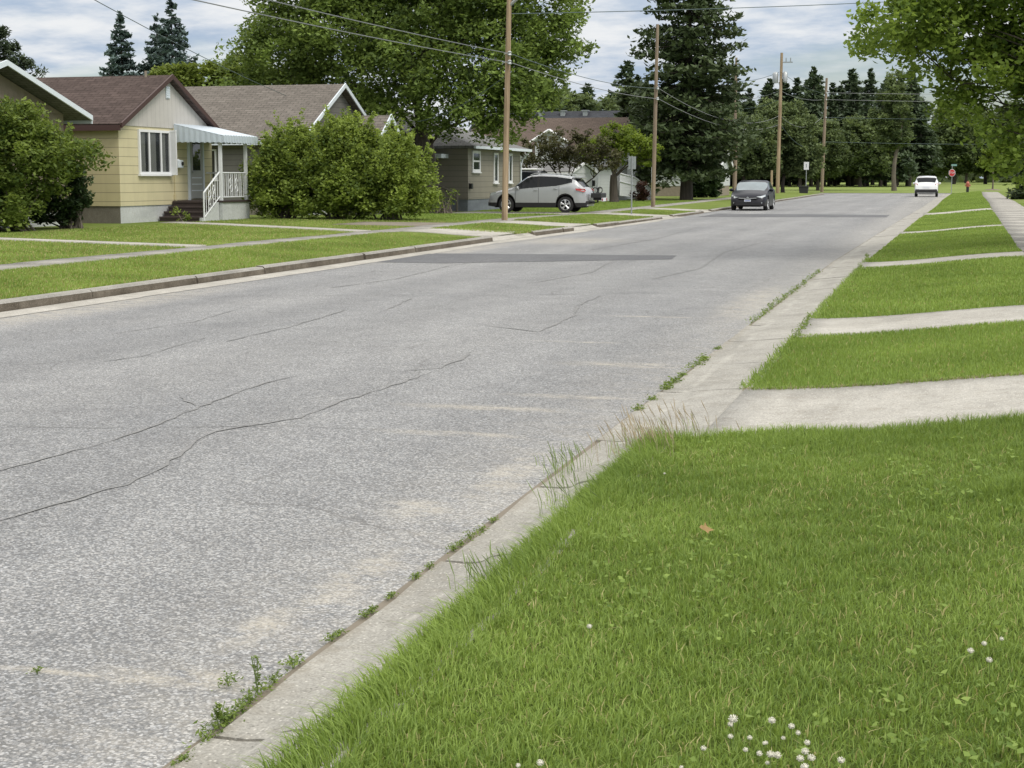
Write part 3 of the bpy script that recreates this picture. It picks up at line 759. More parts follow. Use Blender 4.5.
hl = [((-.95,.2,1.3),(.7,.9,1.1)), ((.85,.1,1.0),(.7,.9,.9)), ((.4,.2,1.9),(.8,.9,.8)), ((0,0,1.4),(1.2,1.2,1.3)), ((.1,.1,2.3),(.95,1.0,.75)), ((-.5,-.5,.9),(1.0,.9,.85)), ((.6,-.4,.8),(.9,.9,.75))]
for (x, y, sx, sz, lab, sd_) in [(-20.55, 46.6, .92, .98, 'leftmost green bush of the row, next to the white porch', 21), (-18.75, 46.5, 1.0, 1.08, 'tallest middle bush of the green row in front of the grey roof', 22), (-17.05, 46.6, 1.0, .92, 'rightmost green bush of the row, with bright leaves at its edge', 23)]:
    lob = [((c[0]*sx, c[1], c[2]*sz), (r[0]*sx, r[1], r[2]*sz)) for c, r in hl]
    bush('hedge_bush', lab, 'bush', G3(x, y), lob, LM['hedge'], sd_, 'bushes in a row between the houses', per=92, rc=.36, leaf=.12, dens=13, droop=-.3, shell=.2, shoots=170)
bush('stair_shrub', 'low loose shrub growing by the grey stair rail', 'shrub', G3(-19.0, 58.0), [((0,0,.5),(.8,.6,.5))], LM['hedge'], 31, per=45, rc=.25, leaf=.1, dens=12, shell=.2)
bush('leafy_sprout', 'small green plant growing beside the brown steps', 'plant', G3(-22.0, 42.0), [((0,0,.22),(.22,.3,.25))], LM['hedge'], 32, per=25, rc=.12, leaf=.07, dens=150, h0=.02, stems=1)
bush('red_shrub', 'round dark red shrub against the white wall', 'shrub', G3(-18.15, 94.5), [((0,0,.55),(.6,.6,.6))], LM['red'], 33, per=60, rc=.3, leaf=.18, dens=18)
bush('cedar_bush', 'dark green rounded cedar beside the street behind the dark car', 'bush', G3(-17.0, 113), [((0,0,1.2),(1.4,1.3,1.4)), ((.1,0,2.2),(1.0,1.0,.9))], LM['cedar'], 34, per=80, rc=.4, leaf=.22, dens=14)
# small trees by the white house
pl = [((-1.6,0,2.9),(1.2,1.1,.85)), ((-.4,-.3,3.4),(1.3,1.2,.85)), ((1.0,.1,3.1),(1.4,1.2,.9)), ((2.2,0,2.6),(1.1,1.0,.65)), ((.2,.5,2.5),(1.3,1.1,.6)), ((-2.2,.2,2.5),(.7,.7,.5))]
tree('crabapple_tree', 'small spreading tree with dull purple brown leaves behind the silver car', 'tree', G3(-20.1, 83.5), pl, LM['purple'], M['bark'], 41, trunk=(.2, 1.0), twigs=60, stems=3, crownkw=dict(dens=4, per=55, rc=.42, leaf=.18, shell=.3), limb_r=.7)
ll = [((-1.2,0,3.2),(1.0,1.0,.85)), ((-.3,0,3.9),(.9,.9,.75)), ((.8,.2,3.7),(1.0,1.0,.85)), ((1.7,0,3.2),(1.0,1.0,.85)), ((2.2,0,2.5),(.7,.7,.55)), ((.3,0,2.9),(1.2,1.1,.5))]
tree('crabapple_tree', 'small round tree with bright yellow green leaves and a dark forked trunk', 'tree', G3(-18.9, 90.5), ll, LM['lime'], M['bark'], 42, trunk=(.27, 1.6), twigs=60, crownkw=dict(dens=8, per=50, rc=.38, leaf=.2, shell=.35), limb_r=.6)
# big dark spruce
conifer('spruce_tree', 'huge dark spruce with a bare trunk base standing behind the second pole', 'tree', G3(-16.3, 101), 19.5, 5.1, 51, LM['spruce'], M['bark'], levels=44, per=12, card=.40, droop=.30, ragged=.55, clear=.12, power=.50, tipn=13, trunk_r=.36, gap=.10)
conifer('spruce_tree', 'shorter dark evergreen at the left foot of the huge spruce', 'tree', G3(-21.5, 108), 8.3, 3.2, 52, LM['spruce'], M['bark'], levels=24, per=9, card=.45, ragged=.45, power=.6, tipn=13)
# background trees at upper left
for i, (x, y, H, r) in enumerate([(-53.9, 95, 12.3, 3.3), (-52.3, 97, 12.2, 3.2), (-50.1, 95, 13.2, 3.9)]):
    conifer('blue_spruce', ['left blue grey spruce of the three above the brown roof', 'middle blue grey spruce of the three, half hidden by its neighbours', 'tallest and rightmost blue grey spruce above the brown roof'][i], 'tree', G3(x, y), H, r, 60+i, LM['blue'], M['bark'], 'blue spruces behind the yellow house', levels=32, per=10, card=.36, droop=.12, ragged=.4, power=.8, tipn=15)
pn = [((0,0,7.2),(.7,.8,1.0)), ((.8,0,6.1),(1.0,1.0,.6)), ((-.7,0,6.2),(1.1,1.1,.7)), ((0,0,5.2),(1.6,1.5,.8)), ((-1.5,0,8.2),(.9,.9,1.0)), ((-1.6,0,7.2),(1.2,1.2,.8))]
tree('pine_tree', 'ragged dark pine behind the far left house', 'tree', G3(-40.0, 60), pn, LM['pine'], M['bark'], 65, trunk=(.22, 5.5), twigs=40, crownkw=dict(dens=8, per=80, rc=.42, leaf=.24, aspect=.28, shell=.2), limb_r=.4)
for i, (x, y, h, lab) in enumerate([(-44.6, 86, 8.5, 'leftmost yellow green tree top above the roofs'), (-41.6, 87, 9.0, 'middle yellow green tree top above the grey roof'), (-38.8, 88, 8.5, 'yellow green tree top partly behind the big shade tree'), (-50.5, 76, 7.2, 'pale green tree top beside the ragged pine')]):
    tree('garden_tree', lab, 'tree', G3(x, y), [((-.9,0,h-1.3),(1.3,1.3,1.0)), ((.8,0,h-1.1),(1.3,1.3,1.0)), ((0,.3,h-2.4),(1.9,1.6,1.4)), ((.1,0,h-4),(1.7,1.5,1.2))], LM['ybush'], M['bark'], 70+i, trunk=(.18, 2.5), twigs=24,
         crownkw=dict(dens=4, per=60, rc=.5, leaf=.27, shell=.3), group='tree tops behind the roofs')
# leafy trees along the street in the middle distance
def broad(h, w): return [((-.25*w,0,h*.42),(w*.30,w*.3,h*.22)), ((.25*w,0,h*.40),(w*.30,w*.3,h*.22)), ((0,-.1*w,h*.58),(w*.38,w*.36,h*.24)), ((-.12*w,0,h*.78),(w*.26,w*.26,h*.17)), ((.15*w,0,h*.74),(w*.26,w*.26,h*.17)), ((0,0,h*.30),(w*.34,w*.3,h*.13))]
for i, (x, y, h, w, lab) in enumerate([(-19.0, 152, 8.2, 6.2, 'leafy green tree between the dark car and the third pole'), (-15.6, 157, 9.6, 7.0, 'tallest leafy green tree behind the third pole'), (-13.4, 173, 8.4, 6.2, 'low branched leafy green tree behind the fourth pole'), (-22.3, 148, 7.6, 5.4, 'leafy green tree just behind the dark car roof')]):
    tree('street_tree', lab, 'tree', G3(x, y), broad(h, w), LM['far'], M['bark'], 80+i, trunk=(.2, 1.6), twigs=30, group='leafy trees beyond the dark car', crownkw=dict(dens=3, per=75, rc=.7, leaf=.33, shell=.3))
tree('lone_tree', 'tall leafy tree with a bare straight trunk at the end of the street', 'tree', (-5.2, 172, .06), [((-.2,0,6.0),(1.8,1.6,1.3)), ((-1.3,0,7.6),(1.6,1.6,1.4)), ((.3,0,8.4),(1.5,1.6,1.6)), ((-.4,0,10.2),(1.6,1.6,1.5)), ((-.2,0,11.8),(1.0,1.0,.9)), ((-1.4,0,5.0),(1.0,1.0,.8))], LM['far'], M['bark_light'], 90, trunk=(.24, 5.0), twigs=40, crownkw=dict(dens=3.4, per=70, rc=.6, leaf=.33, shell=.3))
tree('young_tree', 'young tree with bright yellow green leaves and a thin trunk on the far lawn', 'tree', (5.0, 176, .2), [((-.4,0,3.6),(1.1,1.0,.9)), ((.6,0,4.1),(1.1,1.0,.9)), ((.1,0,4.9),(.8,.8,.6)), ((-.9,0,2.9),(.7,.7,.5))], LM['lime'], M['bark_light'], 91, trunk=(.09, 2.4), twigs=20, crownkw=dict(dens=6, per=60, rc=.45, leaf=.3, shell=.3))
mb = MB(); mb.blob((5.0, 176, .16), (.9, .9, .16)); tag(mb.build('mulch_ring', M['dirt'], smooth=80), 'dark ring of mulch around the foot of the young tree', 'mulch')
conifer('spruce_bush', 'dark low spruce with branches to the ground at the right edge', 'tree', G3(5.55, 96), 5.2, 2.1, 92, LM['spruce'], M['bark'], levels=24, per=10, card=.3, ragged=.35, clear=.02, power=.6, tipn=18)
# far trees beyond the field
rng = np.random.default_rng(77)
for i, (px, y, h, w) in enumerate([(1.4, 262, 13.5, 9), (6.5, 268, 12.5, 9), (-2.5, 285, 9.5, 9), (11.5, 262, 14, 10), (17, 266, 13, 10), (23, 270, 14, 10), (30, 275, 13, 10), (3.8, 300, 15, 10)]):
    t = tree('far_tree', 'dark leafy tree in the far row beyond the field behind the stop sign', 'tree', (px, y, .3), broad(h, w), LM['far'], M['bark'], 100+i, trunk=(.3, 2.5), twigs=12, group='leafy trees in the far row', crownkw=dict(dens=1.0, per=80, rc=1.1, leaf=.6, shell=.4))
for i, (x, y) in enumerate([(-36.5, 150), (-31, 156), (-41, 158)]):
    tree('back_tree', 'soft green leafy tree seen over the dark roof', 'tree', (x, y, .1), broad(10.5+i*.5, 8), LM['far'], M['bark'], 120+i, trunk=(.3, 2.5), twigs=12, group='green trees behind the dark roof', crownkw=dict(dens=1.2, per=75, rc=.9, leaf=.5, shell=.4))
# the far conifer wood: a few prototypes, then copies
protos = []
for k in range(4):
    protos.append(conifer('forest_spruce', 'tall dark conifer in the wood at the end of the street', 'tree', (0, 0, 0), 12.4+.7*k, [3.0, 3.5, 2.7, 3.2][k], 130+k, LM['wood'], M['bark'], 'conifers of the far wood', levels=26, per=8, card=.68, droop=.22, ragged=.6, clear=[.14,.2,.12,.25][k], power=[.7,.6,.75,.55][k], tipn=8, r_top=.12, gap=.08))
spots = []
for i, (x, y, h, w) in enumerate([(-33, 204, 10.5, 8), (-25.5, 206, 9, 8), (-18, 203, 10, 7.5), (-10.5, 205, 9.5, 8), (-40, 200, 10, 8)]):
    tree('far_tree', 'rounded lighter leafy tree in front of the dark conifer wood', 'tree', (x, y, .25), broad(h, w), LM['far'], M['bark'], 150+i, trunk=(.25, 2.2), twigs=12, group='rounded trees before the conifer wood', crownkw=dict(dens=1.4, per=70, rc=.9, leaf=.45, shell=.35))
for Y, a, b, step, s in [(212, -41, -2.2, 2.3, 1.0), (222, -53, -3.4, 2.4, 1.08), (234, -60, -2.6, 2.6, 1.14), (246, -66, -4.2, 2.7, 1.22)]:
    p = a
    while p < b:
        yy = Y+rng.uniform(-4, 4); spots.append((p, yy, s*rng.uniform(.86, 1.1))); p += step*rng.uniform(.7, 1.3)
for i, (x, y, s) in enumerate(spots):
    o = protos[i % 4]
    if i < 4: o.location = (x, y, .25); o.scale = (s, s, s)
    else: dup(o, (x, y, .25), rng.uniform(0, 6.28), scale=(s*rng.uniform(.9, 1.45), s*rng.uniform(.9, 1.45), s*rng.uniform(.8, 1.08)))

# a low far band of forest that closes the horizon
rng = np.random.default_rng(5)
k = 9000
P_ = np.stack([rng.uniform(-190, 150, k), rng.uniform(330, 350, k), rng.uniform(0, 1, k)**1.1*8.5], 1); P_[:, 2] *= .75+.25*np.sin(P_[:, 0]*.31)*np.sin(P_[:, 0]*.13+1)
v, q, tt = leaf_cards(P_, 2.6, rng, .7, .2, np.clip(rng.normal(.4, .2, k), 0, 1))
tag(link('far_wood', quad_mesh('far_wood', v, q, tt, [LM['far']])), kind='stuff')
# ------------------------------------------------------------------ houses
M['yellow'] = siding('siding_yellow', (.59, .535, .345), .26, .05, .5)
M['yellow_dim'] = siding('siding_yellow_dim', (.55, .485, .295), .26, .05, .5)  # darker copy of the yellow siding; side wall shade put into the colour
M['gable'] = siding('gable_board', (.50, .48, .455), .26, .03, .6, vertical=True, axis='y')
M['taupe'] = siding('siding_taupe', (.245, .225, .185), .24, .05, .5)
M['greyside'] = siding('siding_grey', (.17, .165, .155), .2, .05, .5)
M['whiteside'] = siding('siding_white', (.58, .60, .62), .2, .03, .7)
M['whitewall'] = siding('siding_white_vertical', (.56, .58, .60), .3, .03, .75, vertical=True, axis='x')
M['stucco'] = plain('stucco_tan', (.26, .22, .17), .95, var=.25, scale=6, bump=.4)
M['roof_brown'] = shingles('roof_brown', (.058, .042, .037), (.10, .074, .066), (.03, .02, .017))
M['roof_grey'] = shingles('roof_grey', (.135, .12, .105), (.19, .17, .15), (.06, .055, .05))
M['roof_slate'] = shingles('roof_slate', (.15, .15, .15), (.21, .21, .205), (.07, .07, .07))
M['roof_red'] = shingles('roof_red_brown', (.105, .080, .066), (.14, .108, .090), (.06, .046, .038))
M['roof_dark'] = shingles('roof_dark', (.035, .038, .045), (.06, .065, .075), (.02, .02, .025))
M['fascia_brown'] = plain('fascia_brown', (.06, .03, .026), .5)
M['found'] = concrete('foundation_painted', (.50, .52, .52), (.64, .66, .66))
M['found_dark'] = concrete('foundation_grey', (.17, .155, .13), (.27, .25, .215))
M['found_blue'] = concrete('foundation_blue', (.17, .19, .22), (.25, .28, .31))
M['steps'] = plain('steps_brown', (.045, .032, .030), .6, var=.25, scale=12)
M['door_grey'] = plain('door_grey', (.36, .37, .36), .5, var=.06)
M['awning'] = plain('awning_metal', (.54, .61, .68), .45, .15, var=.05)
M['soffit'] = plain('soffit', (.30, .28, .24), .8)

def face_box(mb, face, o, u0, u1, v0, v1, n0, n1, m=0):
    """box on a wall: u along the wall, v up, n outward from the wall plane at o"""
    if face == 'x': mb.box(o+n0, o+n1, u0, u1, v0, v1, m)
    else: mb.box(u0, u1, o-n1, o-n0, v0, v1, m)

def window(parent, face, o, u0, u1, v0, v1, divs=(), frame=.06, curtain=False, mat='white', hdivs=()):
    mb = MB()
    face_box(mb, face, o, u0, u0+frame, v0, v1, .002, .06); face_box(mb, face, o, u1-frame, u1, v0, v1, .002, .06)
    face_box(mb, face, o, u0+frame, u1-frame, v0, v0+frame, .002, .058); face_box(mb, face, o, u0+frame, u1-frame, v1-frame, v1, .002, .058)
    for d in divs: face_box(mb, face, o, d-frame*.5, d+frame*.5, v0+frame, v1-frame, .004, .052)
    for d in hdivs: face_box(mb, face, o, u0+frame, u1-frame, d-frame*.3, d+frame*.3, .006, .046)
    face_box(mb, face, o, u0-.04, u1+.04, v0-.05, v0-.002, .002, .10)
    w = mb.build('window', M[mat], parent)
    g = MB(); face_box(g, face, o, u0+frame*.8, u1-frame*.8, v0+frame*.8, v1-frame*.8, .020, .030)
    g.build('pane', M['clear'] if curtain else M['glass'], w)
    if curtain:
        bk = MB(); face_box(bk, face, o, u0+.03, u1-.03, v0+.03, v1-.03, .003, .006); bk.build('dark_room', M['inside'], w)
        edges = [u0+frame]+list(divs)+[u1-frame]
        for a, b in zip(edges, edges[1:]):
            for (p, q) in ((a+.05, a+(b-a)*.62),):
                c = MB(); k = 22
                vs = []
                for i in range(k+1):
                    uu = lerp(p, q, i/k); nn = .0135+.0045*math.sin(i*1.7)
                    for vv in (v0+.07, v1-.07): vs.append((o+nn, uu, vv) if face == 'x' else (uu, o-nn, vv))
                c.add(vs, [(2*i, 2*i+2, 2*i+3, 2*i+1) for i in range(k)]); c.build('curtain', M['curtain'], w, smooth=60)
    return w

def gable_house(name, label, loc, D, W, fh, ez, az, wall, side, roof, trim, gable=None, over=.35, front_over=.3, found='found', found_side='found_dark', group=None, th=.12, trim_h=.2):
    """ridge runs along -X; gable end faces +X at local x=0; local y from 0 to W"""
    t = thing(name, label, 'house', loc, 0, group); z0 = -.35
    f = MB(); f.box(-D+.03, -.03, .03, W-.03, z0, fh, 0); f.m[3] = 1   # front face uses the second material
    f.build('foundation', [M[found_side], M[found]], t)
    w = MB(); gm = MB()
    w.add([(0,0,fh),(0,W,fh),(0,W,ez),(0,0,ez)], [(0,1,2,3)], 0)
    w.add([(-D,0,fh),(-D,W,fh),(-D,W,ez),(-D,W/2,az),(-D,0,ez)], [(4,3,2,1,0)], 0)
    w.add([(-D,0,fh),(0,0,fh),(0,0,ez),(-D,0,ez)], [(0,1,2,3)], 1); w.add([(-D,W,fh),(0,W,fh),(0,W,ez),(-D,W,ez)], [(3,2,1,0)], 1)
    w.build('wall', [M[wall], M[side]], t)
    gm.prism([(-.0,ez+.004),(W,ez+.004),(W/2,az)], 'x', -.05, .025); gm.build('gable', M[gable or wall], t)
    s = (az-ez)/(W/2)
    r = MB(); e0 = ez-s*over
    for y0, zz0, y1 in ((-over, e0, W/2), (W+over, e0, W/2)):
        a, b = (-D-.3, y0, zz0+.03), (front_over, y0, zz0+.03); c, d_ = (front_over, y1, az+.03), (-D-.3, y1, az+.03)
        if y0 < 0: r.slab(a, b, c, d_, th)
        else: r.slab(b, a, d_, c, th)
    ro = r.build('roof', M[roof], t)
    b = MB()
    for y0 in (-over, W+over):
        sg = 1 if y0 < 0 else -1
        b.add([(front_over+.002,y0,e0+.115-trim_h),(front_over+.002,W/2,az+.115-trim_h),(front_over+.002,W/2,az+.165),(front_over+.002,y0,e0+.165),
               (front_over+.05,y0,e0+.115-trim_h),(front_over+.05,W/2,az+.115-trim_h),(front_over+.05,W/2,az+.165),(front_over+.05,y0,e0+.165)],
              [(3,2,1,0),(4,5,6,7),(0,1,5,4),(1,2,6,5),(2,3,7,6),(3,0,4,7)])
    b.build('bargeboard', M[trim], t)
    g = MB()
    for y0, y1 in ((-over-.06, -over-.002), (W+over+.002, W+over+.06)): g.box(-D-.3, front_over, y0, y1, e0-.06, e0+.10)
    g.build('eaves_trim', M[trim], t)
    sf = MB(); sf.box(-D, front_over-.01, -over+.01, -.01, e0-.02, e0+.0); sf.build('soffit', M['soffit'], t)
    return t

# far left house, mostly behind the big bush
h0 = gable_house('bungalow', 'house with tan stucco gable and pale blue white roof edge at the far left', (-23.6, 31.4, zl(-23, 34)), 11, 6.9, .4, 3.05, 4.12, 'stucco', 'stucco', 'roof_slate', 'trim_white', over=.55, front_over=.55, trim_h=.09)
window(h0, 'x', .0, 1.5, 3.3, 1.3, 2.5, (2.4,), .06)
# yellow house
zb = zl(-23, 43); H1 = (-23.0, 40.2, zb)
h1 = gable_house('bungalow', 'small yellow sided house with grey board gable, brown roof and white porch awning', H1, 11, 5.9, .50, 2.82, 4.28, 'yellow', 'yellow_dim', 'roof_brown', 'fascia_brown', 'gable', over=.20, front_over=.2, trim_h=.10)
window(h1, 'x', 0, 1.10, 3.02, 1.42, 2.74, (1.72, 2.44), .075, curtain=True)
cs = MB(); face_box(cs, 'x', 0, 2.97, 3.03, 1.45, 2.72, .06, .26); cs.box(.06, .26, 2.96, 3.04, 1.40, 1.46); cs.box(.06, .26, 2.96, 3.04, 2.70, 2.76); cs.build('open_sash', M['white'], h1)
dr = MB(); face_box(dr, 'x', 0, 4.28, 5.14, .66, 2.62, .003, .05); d1 = dr.build('door', M['door_grey'], h1, bevel=.01)
dg = MB(); face_box(dg, 'x', 0, 4.46, 4.96, 1.55, 2.45, .052, .058); dg.build('pane', M['glass'], d1)
dh = MB(); dh.blob((.09, 4.38, 1.5), (.035, .035, .035)); dh.build('handle', M['steel'], d1, smooth=60)
df = MB(); face_box(df, 'x', 0, 4.18, 4.27, .60, 2.72, .003, .06); face_box(df, 'x', 0, 5.15, 5.24, .60, 2.72, .003, .06); face_box(df, 'x', 0, 4.27, 5.15, 2.63, 2.72, .003, .058)
for k in range(3): face_box(df, 'x', 0, 4.34+.02*k, 5.08-.02*k, .9+.2*k, .93+.2*k, .05, .055)
df.build('door_frame', M['trim_white'], h1)
gv = MB(); face_box(gv, 'x', .03, 2.83, 3.07, 3.72, 4.08, .0, .03)
for k in range(5): face_box(gv, 'x', .03, 2.85, 3.05, 3.74+.07*k, 3.77+.07*k, .03, .045)
gv.build('gable_vent', M['trim_white'], h1)
mbx = MB(); face_box(mbx, 'x', 0, 3.3, 3.64, 1.62, 1.86, .003, .16); mbx.tube([(.03,3.47,1.86),(.16,3.47,1.80)], .05, 8); mb1 = mbx.build('mailbox', M['trim_white'], h1, bevel=.02)
mbo = MB(); mbo.tube([(.162,3.54,1.75),(.19,3.54,1.75)], .06, 12); mbo.build('lid', M['black'], mb1)
cd = MB(); cd.tube([(.02,3.28,2.84),(.02,3.28,.52)], .018, 6); cd.box(.004,.05,3.22,3.34,.62,.8); cd.build('conduit', M['yellow_dim'], h1)
cr = MB(); cr.tube([(-.6,2.8,4.2),(-.6,2.8,4.55)], .04, 8); cr.build('vent_pipe', M['stucco'], h1)
# porch (deck, steps, awning, posts and rails are built on to the house)
px0, px1, py0, py1, pz = .03, 1.55, 3.42, 5.35, .62
dk = MB(); dk.box(px0, px1, py0, py1, -.3, pz-.06); dk.build('porch_base', M['found'], h1)
ds = MB(); ds.box(px0, px1+.04, py0-.03, py1+.04, pz-.058, pz); ds.build('porch_floor', M['steps'], h1)
st = MB(); sw_ = MB(); nst = 5
for k in range(nst):
    z1 = pz+.112-(k)*.152; y1 = py0-.035-k*.29
    st.box(px0, px1-.18, y1-.31, y1-.0, z1-.19, z1-.155+.03); st.box(px0, px1-.2, y1-.29, y1-.27+.0, z1-.33, z1-.19)
    sw_.box(px1-.178, px1-.10, y1-.29, y1, -.3, z1-.16)
st.build('steps', M['steps'], h1, bevel=.008); sw_.build('step_side', M['found'], h1)
aw = MB(); vs = []; k = 26; ya, yb = 3.30, 5.75; xo = 1.72
for i in range(k+1):
    yy = lerp(ya, yb, i/k); dz = .02*(i % 2); 
    vs += [(.03, yy, 2.96+dz), (xo, yy, 2.60+dz)]
aw.add(vs, [(2*i, 2*i+1, 2*i+3, 2*i+2) for i in range(k)])
vs = []
for i in range(k+1):
    yy = lerp(ya, yb, i/k); dx = .015*(i % 2); vs += [(xo+dx, yy, 2.60+.02*(i % 2)), (xo+dx, yy, 2.40-.03*(i % 2))]
aw.add(vs, [(2*i, 2*i+1, 2*i+3, 2*i+2) for i in range(k)])
for yy in (ya, yb):
    vs = []; k2 = 18
    for i in range(k2+1):
        xx = lerp(.03, xo, i/k2); vs += [(xx, yy+.012*(i % 2), lerp(2.96, 2.60, i/k2)), (xx, yy+.012*(i % 2), lerp(2.42, 2.40, i/k2)-.025*(i % 2))]
    aw.add(vs, [(2*i, 2*i+1, 2*i+3, 2*i+2) for i in range(k2)])
aw.build('awning', M['awning'], h1)
for (xx, yy) in ((1.48, 3.5), (1.48, 5.28)):
    p = MB(); p.box(xx-.045, xx+.045, yy-.045, yy+.045, pz+.002, 2.46); p.build('post', M['iron_white'], h1)
def railing(a, b, name='railing', h=.85, scroll=True):
    mb = MB(); a, b = V(*a), V(*b); L = np.linalg.norm((b-a)[:2]); k = max(3, int(L/.14))
    mb.tube([a+V(0,0,h), b+V(0,0,h)], .026, 6); mb.tube([a+V(0,0,.1), b+V(0,0,.1)], .018, 6)
    for i in range(1, k):
        p = a+(b-a)*i/k; mb.tube([p+V(0,0,.1), p+V(0,0,h)], .012, 4)
    if scroll:
        for fx in (.38, .62):
            p = a+(b-a)*fx
            for sgn, zc in ((1, .58), (-1, .36)):
                u = (b-a)/np.linalg.norm(b-a)
                mb.tube([p+u*(.09*math.cos(q)*sgn)+V(0,0,zc+.1*math.sin(q)) for q in np.linspace(0, 5, 12)], .013, 4)
    return mb.build(name, M['iron_white'], h1)
railing((1.48, 3.56, pz), (1.48, 5.22, pz)); railing((.1, 5.28, pz), (1.42, 5.28, pz), scroll=False)
railing((1.46, 3.44, pz+.02), (1.46, 2.36, .02), 'stair_rail'); sp = MB(); sp.tube([(1.46,2.36,-.1),(1.46,2.36,.9)], .026, 6); sp.build('rail_post', M['iron_white'], h1)
# big grey roofed house
h2 = gable_house('bungalow', 'grey house with a wide brown grey roof and small porch gable behind the bushes', (-22.3, 51.5, .20), 14, 7.6, .45, 2.8, 4.75, 'greyside', 'greyside', 'roof_grey', 'trim_white', over=.4, front_over=.3, trim_h=.11)
rv = MB(); rv.box(-8.0, -7.65, 3.0, 3.35, 4.35, 4.78); rv.box(-8.1, -7.55, 2.9, 3.45, 4.78, 4.86); rv.build('roof_vent', M['black'], h2)
pw = MB(); pw.box(.02, 1.75, 2.75, 5.25, -.3, 2.72); pw.build('porch', M['greyside'], h2)
pg = MB(); pg.prism([(2.75,2.722),(5.25,2.722),(4.0,3.60)], 'x', .02, 1.78); pg.build('porch_gable', M['greyside'], h2)
pr = MB(); pr.slab((-1.5,2.45,2.55),(2.05,2.45,2.55),(2.05,4.0,3.64),(-1.5,4.0,3.64), .09); pr.slab((2.05,5.55,2.55),(-1.5,5.55,2.55),(-1.5,4.0,3.64),(2.05,4.0,3.64), .09); pr.build('porch_roof', M['roof_grey'], h2)
pb = MB()
for y0 in (2.42, 5.58):
    pb.add([(2.06,y0,2.45),(2.06,4,3.55),(2.06,4,3.76),(2.06,y0,2.66),(2.11,y0,2.45),(2.11,4,3.55),(2.11,4,3.76),(2.11,y0,2.66)], [(3,2,1,0),(4,5,6,7),(0,1,5,4),(1,2,6,5),(2,3,7,6),(3,0,4,7)])
pb.build('porch_bargeboard', M['trim_white'], h2)
window(h2, 'x', 1.785, 3.75, 4.25, 2.7, 3.2, (), .05)
window(h2, 'y', 0, -4.5, -3.2, 1.3, 2.4, (-3.85,), .06)
# taupe house with hipped roof behind the silver car
z3 = zl(-20.2, 68); h3 = thing('bungalow', 'taupe sided house with narrow windows and blue grey foundation behind the silver car', 'house', (-20.2, 65.2, z3))
D, W, fh, ez = 9, 8.7, .52, 2.86
f = MB(); f.box(-D+.03, -.03, .03, W-.03, -.35, fh); f.build('foundation', M['found_blue'], h3)
w = MB(); w.box(-D, 0, 0, W, fh, ez); w.build('wall', M['taupe'], h3)
o_ = .4; r = MB(); r.add([(-D-o_,-o_,ez),(o_,-o_,ez),(o_,W+o_,ez),(-D-o_,W+o_,ez),(-D*.5-.2,W*.42,ez+1.75),(-D*.5-.2,W*.58,ez+1.75),(-D-o_,-o_,ez-.12),(o_,-o_,ez-.12),(o_,W+o_,ez-.12),(-D-o_,W+o_,ez-.12)],
    [(0,1,4),(1,2,5,4),(2,3,5),(3,0,4,5),(0,6,7,1),(1,7,8,2),(2,8,9,3),(3,9,6,0),(9,8,7,6)]); r.build('roof', M['roof_slate'], h3)
gt = MB(); gt.box(o_+.002, o_+.10, -o_, W+o_, ez-.13, ez-.01); gt.tube([(o_+.05, W+.2, ez-.1),(.1, W+.1, ez-.5),(.06, W-.08, ez-.75),(.06, W-.08, .1)], .045, 6); gt.build('rain_gutter', M['trim_white'], h3)
window(h3, 'x', 0, .55, 1.75, 1.72, 2.66, (), .12, hdivs=(2.2,)); window(h3, 'x', 0, 3.95, 4.65, 1.22, 2.62, (), .11); window(h3, 'x', 0, 6.45, 7.1, 1.22, 2.62, (), .11)
pl_ = MB(); face_box(pl_, 'x', 0, .1, .32, .98, 1.22, .003, .14); pl_.build('wall_box', M['black'], h3)
cnp = MB(); cnp.box(-2.2, -.9, -1.0, -.01, 2.32, 2.50); cnp.build('door_canopy', M['trim_white'], h3)
sr = MB()
for k in range(6):
    sr.box(-2.4+.32*k, -2.1+.32*k, -1.15, -.05, -.2, .62-.12*k)
sr.build('side_steps', M['found_dark'], h3)
rl = MB(); rl.tube([(-2.4,-1.15,1.6),(-1.9,-1.15,1.55),(-.15,-1.15,.75)], .05, 6)
for k in range(9): 
    xx = -2.3+.27*k; rl.tube([(xx,-1.15,.62-.12*max(0, k-1)*.9),(xx,-1.15,1.58-.10*max(0, k-1)-.02)], .028, 5)
rl.tube([(-.15,-1.15,-.1),(-.15,-1.15,.85)], .05, 6); rl.build('stair_rail', M['found_dark'], h3)
